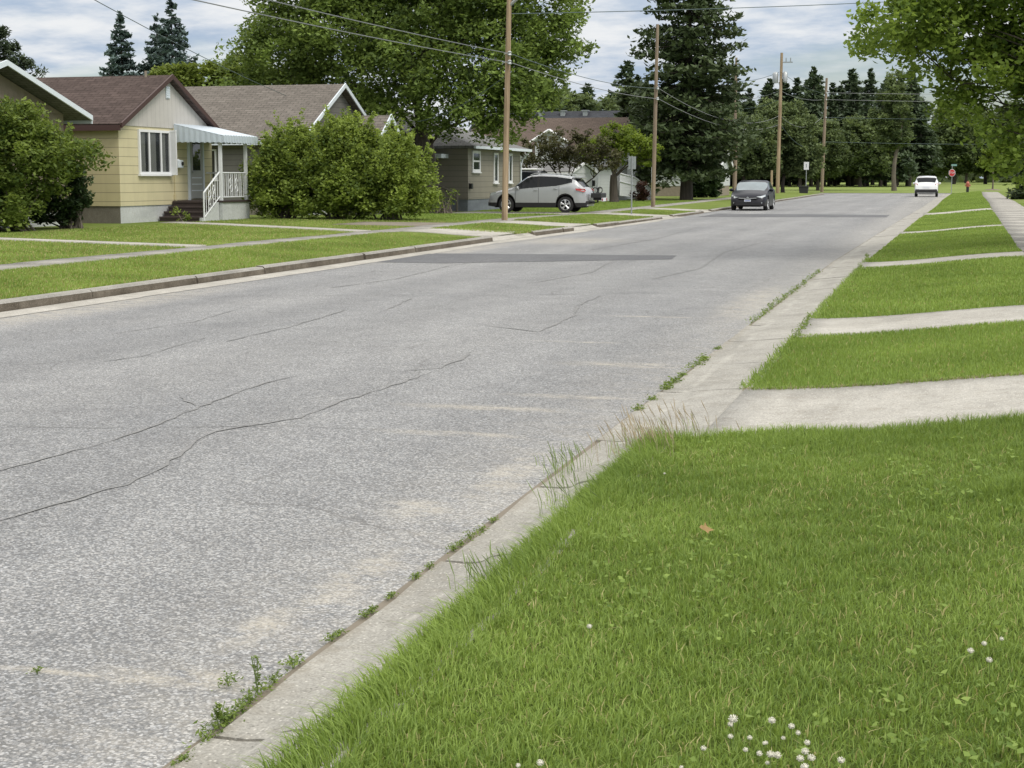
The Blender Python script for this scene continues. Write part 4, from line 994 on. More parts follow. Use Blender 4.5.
# white house with the red brown roof
h4 = thing('bungalow', 'white house with a long red brown roof and two small white dormer gables', 'house', (-20.8, 99, .12))
w = MB(); w.box(-10, 0, 0, 8.5, -.4, 3.05); w.build('wall', M['whitewall'], h4)
r = MB(); r.slab((-10.4,-.5,2.95),(.35,-.5,2.95),(.35,4.25,5.35),(-10.4,4.25,5.35), .13); r.slab((.35,9.0,2.95),(-10.4,9.0,2.95),(-10.4,4.25,5.35),(.35,4.25,5.35), .13)
r.build('roof', M['roof_red'], h4)
g = MB(); g.prism([(0,3.052),(8.5,3.052),(4.25,5.3)], 'x', -.04, .0); g.build('gable', M['whiteside'], h4)
for (cx_, zz_, ww) in ((-4.1, 4.55, 1.25), (-6.8, 3.65, 1.35)):
    d_ = MB(); d_.prism([(cx_-ww*.8, 2.6), (cx_+ww*.8, 2.6), (cx_+ww*.8, zz_-.6), (cx_, zz_-.02), (cx_-ww*.8, zz_-.6)], 'y', -.55, 2.2); dm = d_.build('dormer', M['whitewall'], h4)
    e_ = MB()
    for sg in (-1, 1):
        a = [(cx_+sg*(ww), -.75, zz_-.78), (cx_, -.75, zz_), (cx_, 3.0, zz_), (cx_+sg*ww, 3.0, zz_-.78)]
        if sg > 0: a = a[::-1]
        e_.slab(*a, .07)
    e_.build('dormer_roof', M['roof_red'], dm)
    t_ = MB()
    for sg in (-1, 1): t_.tube([(cx_+sg*ww*1.02, -.79, zz_-.82), (cx_, -.79, zz_-.03)], .09, 4)
    t_.build('dormer_trim', M['white'], dm)
# white garage
h4b = gable_house('garage', 'white detached garage with a low gable behind the silver car', (-20.6, 86.2, .05), 5, 6.4, .12, 1.75, 2.3, 'whiteside', 'whiteside', 'roof_slate', 'white', over=.15, front_over=.12, trim_h=.1); h4b['category'] = 'garage'
gl = MB(); face_box(gl, 'x', 0, 5.7, 5.95, 1.0, 1.35, .003, .14); gl.build('wall_lamp', M['black'], h4b)
gd_ = MB(); face_box(gd_, 'x', 0, 1.2, 4.9, .13, 1.55, .004, .03); gd_.build('garage_door', M['whiteside'], h4b)
# white building beyond with an outside stair
h5 = thing('bungalow', 'low white house with an outside stair rail behind the bright green tree', 'house', (-20.3, 96.6, .12))
w = MB(); w.box(-.9, 0, -.3, 4.5, -.4, 2.1); w.build('wall', M['whiteside'], h5)
r = MB(); r.slab((-1.2,-.6,2.1),(.3,-.6,2.1),(.3,4.8,2.35),(-1.2,4.8,2.35), .1); r.build('roof', M['roof_slate'], h5)
dp = MB(); dp.box(.003, .12, -.2, .05, -.1, 2.05); dp.build('downspout', M['steel'], h5)
rp = MB(); rp.tube([(.4,.2,1.7),(1.0,2.0,1.45),(1.9,4.6,.45)], .06, 6); rp.tube([(.4,.2,1.2),(1.0,2.0,.95),(1.9,4.6,.05)], .06, 6)
rp.add([(.4,.2,.3),(1.0,2.0,.2),(1.9,4.6,-.1),(1.9,4.6,.45),(1.0,2.0,1.45),(.4,.2,1.7)], [(0,1,4,5),(1,2,3,4)]); rp.build('stair_rail', M['whiteside'], h5)
h6 = gable_house('bungalow', 'pale house with tan lower wall seen behind the trunk of the huge spruce', (-17.2, 121, .15), 9, 8, .75, 2.1, 3.4, 'whiteside', 'whiteside', 'roof_slate', 'white', found='stucco', found_side='stucco')
h7 = gable_house('bungalow', 'house with a dark blue grey roof seen above the red brown roof', (-27.0, 128, .1), 13, 11, .5, 4.2, 7.1, 'whiteside', 'whiteside', 'roof_dark', 'white')
for k in range(3):
    v_ = MB(); v_.box(-3.6-k*2.0, -3.2-k*2.0, 4.6, 5.0, 6.75, 7.2); v_.box(-3.7-k*2.0, -3.1-k*2.0, 4.5, 5.1, 7.2, 7.28); v_.build('roof_vent', M['steel'], h7)

# ------------------------------------------------------------------ vehicles
def paint(name, col, rough=.28, metal=.0, coat=.6):
    m, nt, b = new_mat(name); n = N(nt); f = n.noise(n.coord(), 3.0, 3); dz = n.sep(n.coord())[2]
    c = n.mix(f, tuple(k*.93 for k in col), tuple(min(1, k*1.05) for k in col))
    c = n.mix(n.math('MULTIPLY', n.mr(dz, .25, .7, .35, 0), n.noise(n.coord(), 9, 4)), c, (.14, .12, .10))
    n.l(c, b.inputs['Base Color']); b.inputs['Roughness'].default_value = rough; b.inputs['Metallic'].default_value = metal
    b.inputs['Coat Weight'].default_value = coat; b.inputs['Coat Roughness'].default_value = .05
    return m
M['silver'] = paint('paint_silver', (.43, .445, .46), .35, .25)
M['navy'] = paint('paint_navy', (.008, .010, .018), .35, .0, .08); M['navy'].node_tree.nodes['Principled BSDF'].inputs['Specular IOR Level'].default_value = .25
M['carwhite'] = paint('paint_white', (.78, .79, .80), .3)
M['cargrey'] = paint('paint_grey', (.10, .105, .115), .35)
M['carglass'] = glass('car_glass', (.010, .012, .015), .06); M['carglass'].node_tree.nodes['Principled BSDF'].inputs['Specular IOR Level'].default_value = .25
M['screen'] = glass('windscreen_glass', (.16, .20, .22), .05)  # pale base colour paints in the sky reflected on the windscreen
M['rim'] = plain('rim_alloy', (.62, .63, .64), .3, .6, var=.06)
M['lamp_red'] = plain('lamp_red', (.35, .02, .02), .15, var=.15, coat=.5)
M['lamp_clear'] = plain('lamp_clear', (.62, .66, .68), .12, .3, var=.1, coat=.6)
M['seam'] = plain('seam', (.01, .01, .011), .8, var=.1)
M['plate'] = plain('plate', (.72, .74, .80), .4, var=.05)
M['plate_ink'] = plain('plate_ink', (.05, .10, .35), .5, var=.05)

def car(name, label, loc, rotz, S, mats, L=4.5, W=1.84, wheel_r=.34, wx=(1.36, -1.33), roof=None, belt=None, cowl=.95, rf=.15, rb=-1.55, tail=-2.0, sill=.24, clad=.40, doors=(.93, -.12, -1.05), spokes=5):
    """x forward, z up. roof/belt: control polylines (x, z)"""
    t = thing(name, label, 'car', loc, rotz); t.scale = (S, S, S)
    rx_, rz_ = zip(*sorted(roof)); bx_, bz_ = zip(*sorted(belt))
    xs = set(np.round(np.linspace(-L/2, L/2, 46), 4)) | {L/2-.01, L/2-.04, L/2-.09, -L/2+.02, -L/2+.06, cowl, rf, rb, tail}
    for w_ in wx:
        for k in np.linspace(-1, 1, 13): xs.add(round(w_+k*(wheel_r+.075), 4))
    for d_ in doors: xs |= {d_-.009, d_+.009}
    xs = sorted(xs); xs = [x for i, x in enumerate(xs) if i == 0 or x-xs[i-1] > .006]
    hw = W/2
    def wid(x):
        return hw*float(np.interp(x, [-L/2, -L/2+.06, -L/2+.25, -L/2+.8, 0, L/2-.9, L/2-.35, L/2-.12, L/2-.03, L/2], [.80, .90, .965, 1, 1, .995, .95, .86, .74, .66]))
    def zb(x):
        z = sill + .05*sm((abs(x)-L/2+.5)/.5)
        for w_ in wx:
            R = wheel_r+.075; dx = abs(x-w_)
            if dx < R: z = max(z, wheel_r+math.sqrt(max(0, R*R-dx*dx)))
        return z
    rings = []
    for x in xs:
        zr_ = float(np.interp(x, rx_, rz_)); zt = float(np.interp(x, bx_, bz_)); zt = min(zt, zr_-.03)
        w_ = wid(x); b_ = zb(x); gh = zr_-zt; g = sm((gh-.08)/.3)
        zc = max(clad, b_+.06) if clad else b_+.03
        zc = min(zc, zt-.03); zm = lerp(zc, zt, .6)
        wt = w_*lerp(.92, .80, min(1, gh/.55))
        p4 = (lerp(w_*.9, w_*.945, g), lerp(zt+.35*gh, zt+.035, g)); p5 = (lerp(w_*.74, wt, g), lerp(zt+.72*gh, zr_-.09, g))
        p6 = (lerp(w_*.45, wt-.11, g), lerp(zt+.93*gh, zr_-.025, g))
        rings.append([(w_*.965, b_), (w_*1.0, zc), (w_*1.005, zm), (w_*.975, zt), p4, p5, p6, (0, zr_)])
    P = 8; verts = []
    for x, r in zip(xs, rings):
        for (y, z) in r: verts.append((x, y, z))
        for (y, z) in r[:-1]: verts.append((x, -y, z))
    stride = 15
    def vi(i, k, side): return i*stride + (k if side > 0 or k == 7 else 8+k)
    groups = {}
    def put(key, f): groups.setdefault(key, []).append(f)
    for i in range(len(xs)-1):
        xm = (xs[i]+xs[i+1])/2; gh = np.interp(xm, rx_, rz_)-np.interp(xm, bx_, bz_)
        seam = any(abs(xm-d_) < .009 for d_ in doors)
        for side in (1, -1):
            for k in range(7):
                f = (vi(i,k,side), vi(i+1,k,side), vi(i+1,k+1,side), vi(i,k+1,side))
                if side < 0: f = f[::-1]
                key = 'body'
                if k == 0: key = 'cladding' if clad else 'body'
                elif k in (1, 2):
                    if doors[1] < xm < doors[0]: key = 'front_door%d' % side
                    elif doors[2] < xm < doors[1]: key = 'rear_door%d' % side
                    if seam: key = 'seam'
                elif k == 4 and gh > .24:
                    if rb-.02 < xm < cowl-.18 and not abs(xm-doors[1]) < .05: key = 'side_window%d%s' % (side, 'f' if xm > doors[1] else 'r')
                    elif abs(xm-doors[1]) < .05: key = 'pillar'
                elif k in (5, 6) and rf < xm < cowl: key = 'windscreen'
                elif k in (5, 6) and tail < xm < rb: key = 'rear_window'
                put(key, f)
    for e, flip in ((0, False), (len(xs)-1, True)):
        for k in range(7):
            f = (vi(e,k,1), vi(e,k+1,1), vi(e,k+1,-1), vi(e,k,-1))
            if k == 6: f = f[:2]+f[3:]
            put('body', f[::-1] if flip else f)
    def sub(name_, faces, mat, parent=t, shrink=None):
        idx = sorted({i for f in faces for i in f}); mp = {j: k for k, j in enumerate(idx)}
        mb = MB(); mb.add([verts[j] for j in idx], [tuple(mp[i] for i in f) for f in faces])
        return mb.build(name_, mat, parent, smooth=38)
    sub('body', groups.pop('body')+groups.pop('seam_', []), mats['paint'])
    for key, fs in groups.items():
        if key == 'seam': sub('door_gap', fs, M['seam'])
        elif key == 'cladding': sub('cladding', fs, M['black'])
        elif key == 'pillar': sub('door_pillar', fs, M['black'])
        elif 'door' in key: 
            o = sub('door', fs, mats['paint'])
            sd_ = 1 if not key.endswith('-1') else -1; xd = (doors[1]+.12) if key.startswith('front') else (doors[2]+.15)
            hb = MB(); hb.blob((xd, sd_*(wid(xd)*1.0+.01), float(np.interp(xd, bx_, bz_))-.08), (.11, .02, .02)); hb.build('handle', mats.get('handle', mats['paint']), o, smooth=60)
        elif 'side_window' in key: sub('side_window', fs, M['carglass'])
        else: sub(key, fs, M['screen'] if key == 'windscreen' else M['carglass'])
    ub = MB(); ub.box(-L/2+.22, L/2-.3, -hw*.62, hw*.62, sill-.02, .74); ub.box(wx[1]+wheel_r+.1, wx[0]-wheel_r-.1, -hw*.93, hw*.93, sill, .5); ub.build('underbody', M['seam'], t)
    for w_ in wx:
        for s in (1, -1):
            y0 = s*(hw-.02); ty = MB(); r = wheel_r
            ty.lathe([(r*.62, -.21), (r*.96, -.20), (r, -.15), (r, -.05), (r*.96, -.01), (r*.66, .0), (r*.64, -.04)], (w_, y0, r) if s > 0 else (w_, y0+.20, r), 'y', 24)
            wh = ty.build('wheel', M['rubber'], t, smooth=40)
            rm = MB(); o_ = y0-.015*s
            rm.lathe([(r*.66, -.012), (r*.66, .008), (r*.60, .012), (r*.57, -.012)], (w_, o_, r), 'y', 24)
            for k in range(spokes):
                a = 2*math.pi*k/spokes+.3
                for da in (-.14, .14):
                    rm.tube([(w_+.05*math.cos(a), o_+.0*s, r+.05*math.sin(a)), (w_+r*.6*math.cos(a+da), o_+.004*s, r+r*.6*math.sin(a+da))], .026, 4)
            rm.lathe([(.06, -.02), (.06, .015), (.03, .02)], (w_, o_, r), 'y', 10)
            rm.build('rim', M['rim'], wh)
    for s in (1, -1):
        m_ = MB(); zz_ = float(np.interp(cowl-.3, bx_, bz_))+.09; m_.blob((cowl-.32, s*(hw+.08), zz_), (.07, .12, .085)); m_.tube([(cowl-.3, s*hw*.9, zz_-.06), (cowl-.32, s*(hw+.04), zz_-.03)], .03, 5)
        m_.build('wing_mirror', mats.get('mirror', mats['paint']), t, smooth=50)
    t['hw'] = hw
    return t

def lens(t, name_, pts, mat, th=.02):
    """convex polygon patch given by 3D points, thickened along its normal"""
    mb = MB(); p = [V(*q) for q in pts]; nn = np.cross(p[1]-p[0], p[2]-p[0]); nn = nn/np.linalg.norm(nn)*th; k = len(p)
    mb.add([q for q in p]+[q+nn for q in p], [tuple(range(k))[::-1], tuple(range(k, 2*k))]+[(i, (i+1) % k, (i+1) % k+k, i+k) for i in range(k)])
    return mb.build(name_, mat, t)

suv_roof = [(-2.26,.62),(-2.24,.88),(-2.17,1.02),(-2.12,1.10),(-1.76,1.50),(-1.55,1.57),(-.9,1.65),(-.2,1.68),(.25,1.65),(.45,1.585),(1.12,1.12),(1.35,1.06),(1.85,.96),(2.12,.84),(2.2,.70),(2.25,.52)]
suv_belt = [(-2.26,.55),(-2.2,.95),(-1.85,1.18),(-1.55,1.26),(-.9,1.13),(.4,1.03),(1.1,.96),(1.6,.88),(2.1,.74),(2.25,.45)]
suv = car('parked_car', 'silver compact suv parked on the driveway beside the taupe house', (-16.15, 62.35, zl(-16, 62)+.02), math.pi, .935, dict(paint=M['silver'], mirror=M['silver']), L=4.52, W=1.84, roof=suv_roof, belt=suv_belt, cowl=1.12, rf=.42, rb=-1.58, tail=-2.1, wheel_r=.355, clad=.44)
for s in (1, -1):
    lens(suv, 'headlight', [(2.19, s*.56, .80), (2.08, s*.80, .83), (1.80, s*.905, .90), (1.86, s*.88, .80), (2.12, s*.78, .72)][::s], M['lamp_clear'])
    lens(suv, 'taillight', [(-1.78, s*.922, 1.06), (-1.82, s*.925, .98), (-2.16, s*.86, .90), (-2.225, s*.74, .96), (-2.18, s*.78, 1.04)][::s], M['lamp_red'], .03)
    rr = MB(); rr.tube([(-1.5, s*.62, 1.60), (-1.3, s*.63, 1.68), (.1, s*.63, 1.71), (.3, s*.62, 1.645)], .022, 5); rr.build('roof_rail', M['silver'], suv)
lens(suv, 'grille', [(2.235, -.5, .52), (2.235, .5, .52), (2.19, .5, .72), (2.19, -.5, .72)], M['black'])
lens(suv, 'number_plate', [(-2.262, .26, .56), (-2.262, -.26, .56), (-2.262, -.26, .72), (-2.262, .26, .72)], M['plate'], .012)
sp_ = MB(); sp_.prism([(-1.68,1.51),(-1.92,1.495),(-1.95,1.52),(-1.68,1.565)], 'y', -.62, .62); sp_.build('spoiler', M['silver'], suv)
bp = MB(); bp.box(-2.29, -2.05, -.80, .80, .36, .52); bp.build('rear_bumper', M['black'], suv, bevel=.05)
# bike rack on the hitch
br = thing('bike_rack', 'black folded bicycle rack hitched to the back of the silver suv', 'bike rack', (-14.08, 62.35, zl(-14, 62)+.02))
a_ = MB(); a_.tube([(-.12,0,.42),(.35,0,.42),(.38,0,1.02)], .04, 6); a_.tube([(.38,-.45,1.0),(.38,.45,1.0)], .03, 6); a_.build('arm', M['dark_metal'], br)
a_ = MB()
for yy in (-.25, .25): a_.box(.22, .56, yy-.1, yy+.1, .50, .60)
a_.box(.16, .60, -.5, .5, .60, .80); a_.build('tray', M['black'], br, bevel=.03)
a_ = MB()
for c_ in ((.30, .90), (.50, .92)):
    a_.tube([(c_[0]+.10*math.cos(q), -.3, c_[1]+.12*math.sin(q)) for q in np.linspace(0, 6.283, 15)], .02, 5)
a_.build('wheel_strap', M['dark_metal'], br)
lens(br, 'light_board', [(.605, .45, .46), (.605, -.45, .46), (.605, -.45, .60), (.605, .45, .60)][::-1], M['plate'], .02)
for s in (-1, 1): lens(br, 'taillight', [(.628, s*.40+.07, .48), (.628, s*.40-.07, .48), (.628, s*.40-.07, .58), (.628, s*.40+.07, .58)][::-1], M['lamp_red'], .012)
# dark sedan facing the camera
sed_roof = [(-2.31,.66),(-2.28,.92),(-2.15,1.02),(-1.8,1.08),(-1.15,1.40),(-.9,1.44),(-.3,1.47),(.1,1.45),(.35,1.38),(1.15,1.0),(1.4,.95),(1.9,.84),(2.15,.72),(2.27,.58),(2.31,.45)]
sed_belt = [(-2.31,.6),(-2.2,.93),(-1.5,.98),(-.5,.95),(.6,.91),(1.15,.88),(1.6,.80),(2.15,.62),(2.31,.38)]
sed = car('parked_car', 'dark blue car parked at the left kerb with its front towards us', (-9.05, 76.6, .005), R_(-90), .985, dict(paint=M['navy']), L=4.62, W=1.80, roof=sed_roof, belt=sed_belt, cowl=1.17, rf=.33, rb=-1.15, tail=-1.82, wheel_r=.33, sill=.20, clad=None, doors=(1.0, -.05, -.95))
for s in (1, -1):
    lens(sed, 'headlight', [(2.235, s*.42, .655), (2.19, s*.62, .67), (1.98, s*.83, .75), (2.0, s*.82, .66), (2.21, s*.66, .59)][::s], M['lamp_clear'], .03)
    lens(sed, 'fog_light', [(2.27, s*.55, .34), (2.24, s*.70, .34), (2.24, s*.70, .41), (2.27, s*.55, .41)][::s], M['steel'], .03)
    lens(sed, 'taillight', [(-2.2, s*.80, .80), (-2.28, s*.55, .80), (-2.26, s*.55, .92), (-2.17, s*.80, .94)][::s], M['lamp_red'], .03)
lens(sed, 'grille', [(2.31, -.45, .55), (2.31, .45, .55), (2.26, .5, .64), (2.26, -.5, .64)], M['black'], .02)
lens(sed, 'lower_grille', [(2.325, -.6, .26), (2.325, .6, .26), (2.325, .55, .36), (2.325, -.55, .36)], M['black'], .02)
em = MB(); em.lathe([(.055, 0), (.055, .02), (.03, .025)], (2.325, 0, .615), 'x', 14); em.build('badge', M['steel'], sed)
tr_ = MB(); tr_.tube([(2.325, -.42, .60), (2.335, 0, .575), (2.325, .42, .60)], .012, 4); tr_.build('chrome_strip', M['steel'], sed)
np_ = lens(sed, 'number_plate', [(2.335, -.16, .43), (2.335, .16, .43), (2.335, .16, .535), (2.335, -.16, .535)], M['plate'], .012)
for k in range(6): lens(np_, 'plate_mark', [(2.348, -.13+k*.045, .455), (2.348, -.10+k*.045, .455), (2.348, -.10+k*.045, .505), (2.348, -.13+k*.045, .505)], M['plate_ink'], .004)
# white suv seen from behind
wh = car('driven_car', 'white suv seen from behind far down the road', (-1.25-.0, 131.5, .005), R_(90), 1.0, dict(paint=M['carwhite']), L=4.6, W=1.86, roof=[(a, b+.02) for a, b in suv_roof], belt=suv_belt, cowl=1.12, rf=.42, rb=-1.60, tail=-2.06, wheel_r=.36, clad=.46)
wh.location.x = -1.42
for s in (1, -1):
    lens(wh, 'taillight', [(-2.05, s*.90, .94), (-2.20, s*.66, .94), (-2.15, s*.70, 1.06), (-2.0, s*.88, 1.08)][::s], M['lamp_red'], .03)
    lens(wh, 'headlight', [(2.19, s*.56, .80), (2.08, s*.80, .83), (1.80, s*.905, .90), (1.86, s*.88, .80), (2.12, s*.78, .72)][::s], M['lamp_clear'])
lens(wh, 'number_plate', [(-2.28, .26, .72), (-2.28, -.26, .72), (-2.27, -.26, .84), (-2.27, .26, .84)], M['plate'], .012)
bp = MB(); bp.box(-2.34, -2.02, -.86, .86, .33, .62); bp.build('rear_bumper', M['black'], wh, bevel=.06)
# grey van behind the silver car
vr = [(-2.4,.7),(-2.38,1.7),(-2.3,1.86),(-1.0,1.92),(.7,1.88),(1.5,1.15),(2.3,.98),(2.4,.6)]
vb = [(-2.4,.6),(-2.3,1.12),(1.4,1.02),(2.3,.85),(2.4,.5)]
van = car('parked_van', 'dark grey van with a pale roof parked behind the silver suv', (-22.8, 79.8, .06), math.pi, 1.0, dict(paint=M['cargrey']), L=4.8, W=1.9, roof=vr, belt=vb, cowl=1.5, rf=.7, rb=-2.2, tail=-2.36, wheel_r=.36, wx=(1.5,-1.5), doors=(1.2,.1,-1.0), clad=None)
van['category'] = 'van'
rl_ = MB(); rl_.box(-2.1, .5, -.70, .70, 1.90, 1.99); rl_.build('roof_panel', M['carwhite'], van, bevel=.04)

# ------------------------------------------------------------------ poles, wires, signs
def wpole(label, loc, H, r=.155, lean=(0, 0), mat='pole', name='utility_pole', hard=True):
    t = thing(name, label, 'utility pole', loc, 0, 'wooden utility poles along the street')
    mb = MB(); mb.tube([(0,0,-.3), (lean[0]*.5, lean[1]*.5, H*.5), (lean[0], lean[1], H)], [r*1.08, r*.92, r*.72], 14); mb.build('pole', M[mat], t, smooth=50)
    return t
def insul(t, x, y, z, mat='steel'):
    mb = MB(); mb.lathe([(.03,-.08),(.07,-.04),(.05,0),(.07,.04),(.03,.08)], (x, y, z), 'z', 8); mb.tube([(0 if abs(x) < .3 else x*.5, 0, z), (x, y, z)], .015, 4); mb.build('insulator', M[mat], t)
P1 = (-13.45, 47.3, .2); p1 = wpole('tall tan wooden pole with a street lamp arm in front of the silver suv', P1, 9.4, .092, (.22, 0))
ar = MB(); ar.tube([(.12,0,6.66),(.45,-.03,6.92),(1.0,-.08,7.18),(2.1,-.15,7.36)], .05, 6); ar.build('lamp_arm', M['steel'], p1)
lh = MB(); lh.blob((2.35,-.17,7.36), (.33,.13,.09)); lh.build('lamp_head', M['steel'], p1, smooth=60)
for z in (4.95, 5.22): insul(p1, .22, -.16, z)
P2 = (-13.75, 75.0, .16); p2 = wpole('slim brown wooden pole in front of the huge spruce', P2, 8.75, .098, (.12, 0), 'pole_grey')
for z in (5.2, 5.7): insul(p2, .2, -.16, z)
P3 = (-14.7, 143, .12); p3 = wpole('tall pale pole with a grey transformer behind the dark car', P3, 12.6, .165, (.1, 0))
tf = MB(); tf.lathe([(.05,-.5),(.24,-.48),(.26,-.3),(.26,.35),(.2,.45),(.05,.5)], (-.42, 0, 10.4), 'z', 12); tf.lathe([(.05,-.5),(.2,-.48),(.22,.3),(.05,.45)], (.45, 0, 10.5), 'z', 12); tf.build('transformer', M['steel'], p3, smooth=50)
ca = MB(); ca.box(.0, 1.1, -.05, .05, 11.7, 11.8); ca.tube([(.9,0,11.8),(.9,0,12.15)], .05, 5); ca.tube([(.5,0,11.8),(.5,0,12.15)], .05, 5); ca.build('cross_arm', M['steel'], p3)
P4 = (-12.3, 164, .1); p4 = wpole('brown pole at the corner with many wires, next to the small white sign', P4, 11.6, .165, (.2, 0), 'pole_grey')
for z in (10.1, 9.4, 7.6): insul(p4, .25, -.2, z)
P5 = (-19.6, 150, .1); p5 = wpole('far dark pole partly hidden by the huge spruce', P5, 12.8, .15, (.0, 0), 'pole_grey')
P0 = (-13.5, -2.0, .15)
def wire(label, a, b, sag, r=.011, mat='wire', cat='overhead wire', group='overhead wires'):
    a, b = V(*a), V(*b); mb = MB(); k = 24
    mb.tube([a+(b-a)*t-V(0,0,4*sag*t*(1-t)) for t in np.linspace(0, 1, k)], r, 5)
    return tag(mb.build('overhead_wire', M[mat], None), label, cat, group)
P = lambda p, z, dx=0, dy=0: (p[0]+dx, p[1]+dy, p[2]+z)
wire('lower bright wire running from the lamp pole towards the upper left', P(P1,4.95,.22,-.16), (-13.3,-2,4.95), .28, .012, 'wire_l')
wire('upper bright wire running from the lamp pole towards the upper left', P(P1,5.22,.22,-.16), (-13.3,-2,5.35), .28, .012, 'wire_l')
wire('service wire dropping from the upper left to the grey roof', (-13.4,12,6.6), (-24.4,56,4.6), .3, .010)
wire('thin wire in front of the big shade tree below the two bright wires', P(P1,4.7,.2,.1), (-19.5,56.5,3.7), .25, .010)
wire('lower wire between the lamp pole and the slim brown pole', P(P1,4.95,.22,.16), P(P2,5.2,.2,-.16), .18, .013, 'wire_l')
wire('upper wire between the lamp pole and the slim brown pole', P(P1,5.22,.22,.16), P(P2,5.7,.2,-.16), .25, .012)
wire('upper sagging wire running from the slim brown pole across the huge spruce', P(P2,5.7,.2,.16), P(P3,7.0), 1.1, .015, 'wire_l')
wire('lower sagging wire running from the slim brown pole across the huge spruce', P(P2,5.2,.2,.16), P(P3,6.2), .9, .015, 'wire_l')
wire('thin high wire crossing the open sky above the street', P(P1,6.45,.15,0), (14,81.5,11.1), .3, .013)
for i, (z, s) in enumerate([(10.1, .25), (9.4, .3), (7.6, .3), (5.1, .3)]):
    nm = ['topmost', 'second', 'third', 'lowest'][i]
    wire(nm+' wire running right from the corner pole across the end of the street', P(P4,z,.25,-.2), (30,172,z+.1), s, .018, 'wire_l' if i < 2 else 'wire')
    wire(nm+' wire between the corner pole and the transformer pole', P(P4,z,-.2), P(P3,[10.9,9.2,7.0,6.3][i],.1,0), [.3,.3,1.0,1.2][i], .02, 'wire_l' if i in (1,2) else 'wire')
for i, (z, zb_) in enumerate([(10.9, 10.6), (9.2, 8.9), (8.4, 8.0)]):
    wire(['top', 'middle', 'low'][i]+' wire from the transformer pole to the far dark pole', P(P3,z,-.1), P(P5,zb_), .25, .02, 'wire_l' if i == 1 else 'wire')
# signs and posts
def text_mesh(name_, s, size, mat, parent, depth=.004):
    cu = bpy.data.curves.new(name_, 'FONT'); cu.body = s; cu.size = size; cu.align_x = 'CENTER'; cu.align_y = 'CENTER'; cu.extrude = depth
    o = bpy.data.objects.new(name_, cu); COL.objects.link(o)
    me = bpy.data.meshes.new_from_object(o.evaluated_get(bpy.context.evaluated_depsgraph_get()))
    bpy.data.objects.remove(o); me.materials.clear(); me.materials.append(M[mat]); return link(name_, me, parent)
M['stop_red'] = plain('sign_red', (.50, .03, .035), .4, var=.06)
M['sign_green'] = plain('sign_green', (.20, .36, .32), .4, var=.06)
M['sign_grey'] = plain('sign_back', (.36, .39, .40), .45, .4, var=.12)
M['yellow_post'] = plain('yellow_plastic', (.62, .58, .26), .5, var=.08)
M['hyd_red'] = plain('hydrant_red', (.40, .11, .07), .45, var=.15)
M['hyd_top'] = plain('hydrant_cap', (.55, .26, .20), .45, var=.15)
ss = thing('stop_sign', 'red octagonal stop sign with a small green street sign above at the far corner', 'sign', (.62, 150, zr(.62, 150))); ss.scale = (.85, .85, .95)
mb = MB(); mb.tube([(0,0,-.3),(0,0,2.75)], .035, 8); mb.build('pole', M['steel'], ss)
mb = MB(); mb.prism([(.37*math.cos(R_(22.5+45*k)), 2.02+.37*math.sin(R_(22.5+45*k))) for k in range(8)], 'y', -.055, -.04); mb.build('rim', M['white'], ss)
mb = MB(); mb.prism([(.335*math.cos(R_(22.5+45*k)), 2.02+.335*math.sin(R_(22.5+45*k))) for k in range(8)], 'y', -.06, -.0551); mb.build('face', M['stop_red'], ss)
tm = text_mesh('lettering', 'STOP', .27, 'white', ss); tm.rotation_euler = (R_(90), 0, 0); tm.location = (0, -.066, 2.02)
mb = MB(); mb.box(-.10, .48, -.02, .02, 2.68, 2.86); mb.build('street_name_blade', M['sign_green'], ss)
bs = thing('sign_post', 'thin post with a blank grey sign seen from the back on the left verge', 'sign', (-12.05, 61.0, zl(-12.15, 61)))
mb = MB(); mb.tube([(0,0,-.3),(0,0,2.32)], .03, 8); mb.build('pole', M['steel'], bs)
mb = MB(); mb.box(-.15, .15, .035, .05, 1.80, 2.30); mb.box(-.05, .0, .03, .0349, 1.78, 2.32); mb.build('sign_panel', M['sign_grey'], bs)
ym = MB(); ym.tube([(0,0,-.3),(0,0,1.2)], .055, 8, 1); ym.tube([(0,0,1.2),(0,0,1.95)], .05, 8, 0); o = ym.build('marker_post', [M['white'], M['yellow_post']]); o.location = (-13.85, 75.3, zl(-13.9, 75)); tag(o, 'slim white marker post with yellow lower half beside the slim brown pole', 'post')
s2 = thing('sign_post', 'small white sign on a thin post by the corner pole', 'sign', (-13.0, 153, .1))
mb = MB(); mb.tube([(0,0,-.3),(0,0,2.9)], .04, 8); mb.build('pole', M['steel'], s2)
mb = MB(); mb.box(-.24, .24, -.06, -.045, 2.2, 2.95); sgp = mb.build('sign_panel', M['white'], s2)
mb = MB(); mb.box(-.035, .035, -.066, -.0602, 2.42, 2.75); mb.box(-.08, .0, -.066, -.0602, 2.66, 2.72); mb.build('sign_mark', M['steel'], sgp)
wb = thing('waste_bin', 'black bin standing on the verge below the small white sign', 'bin', (-12.6, 146, .08))
mb = MB(); mb.prism([(-.36,0),(.36,0),(.44,.62),(-.44,.62)], 'y', -.35, .35); mb.build('body', M['black'], wb, bevel=.03)
mb = MB(); mb.box(-.48, .48, -.4, .4, .622, .70); mb.build('lid', M['dark_metal'], wb, bevel=.02)
po = MB(); po.tube([(0,0,-.3),(0,0,2.1)], .10, 8); o = po.build('wooden_post', M['pole']); o.location = (-15.1, 141.5, .1); tag(o, 'short wooden post leaning beside the transformer pole', 'post')
pq = MB(); pq.tube([(0,0,-.3),(.05,0,4.2)], [.16,.12], 8); o = pq.build('wooden_post', M['pole_grey']); o.location = (-14.6, 112, .12); tag(o, 'thick weathered wooden post behind the roof of the dark car', 'post')
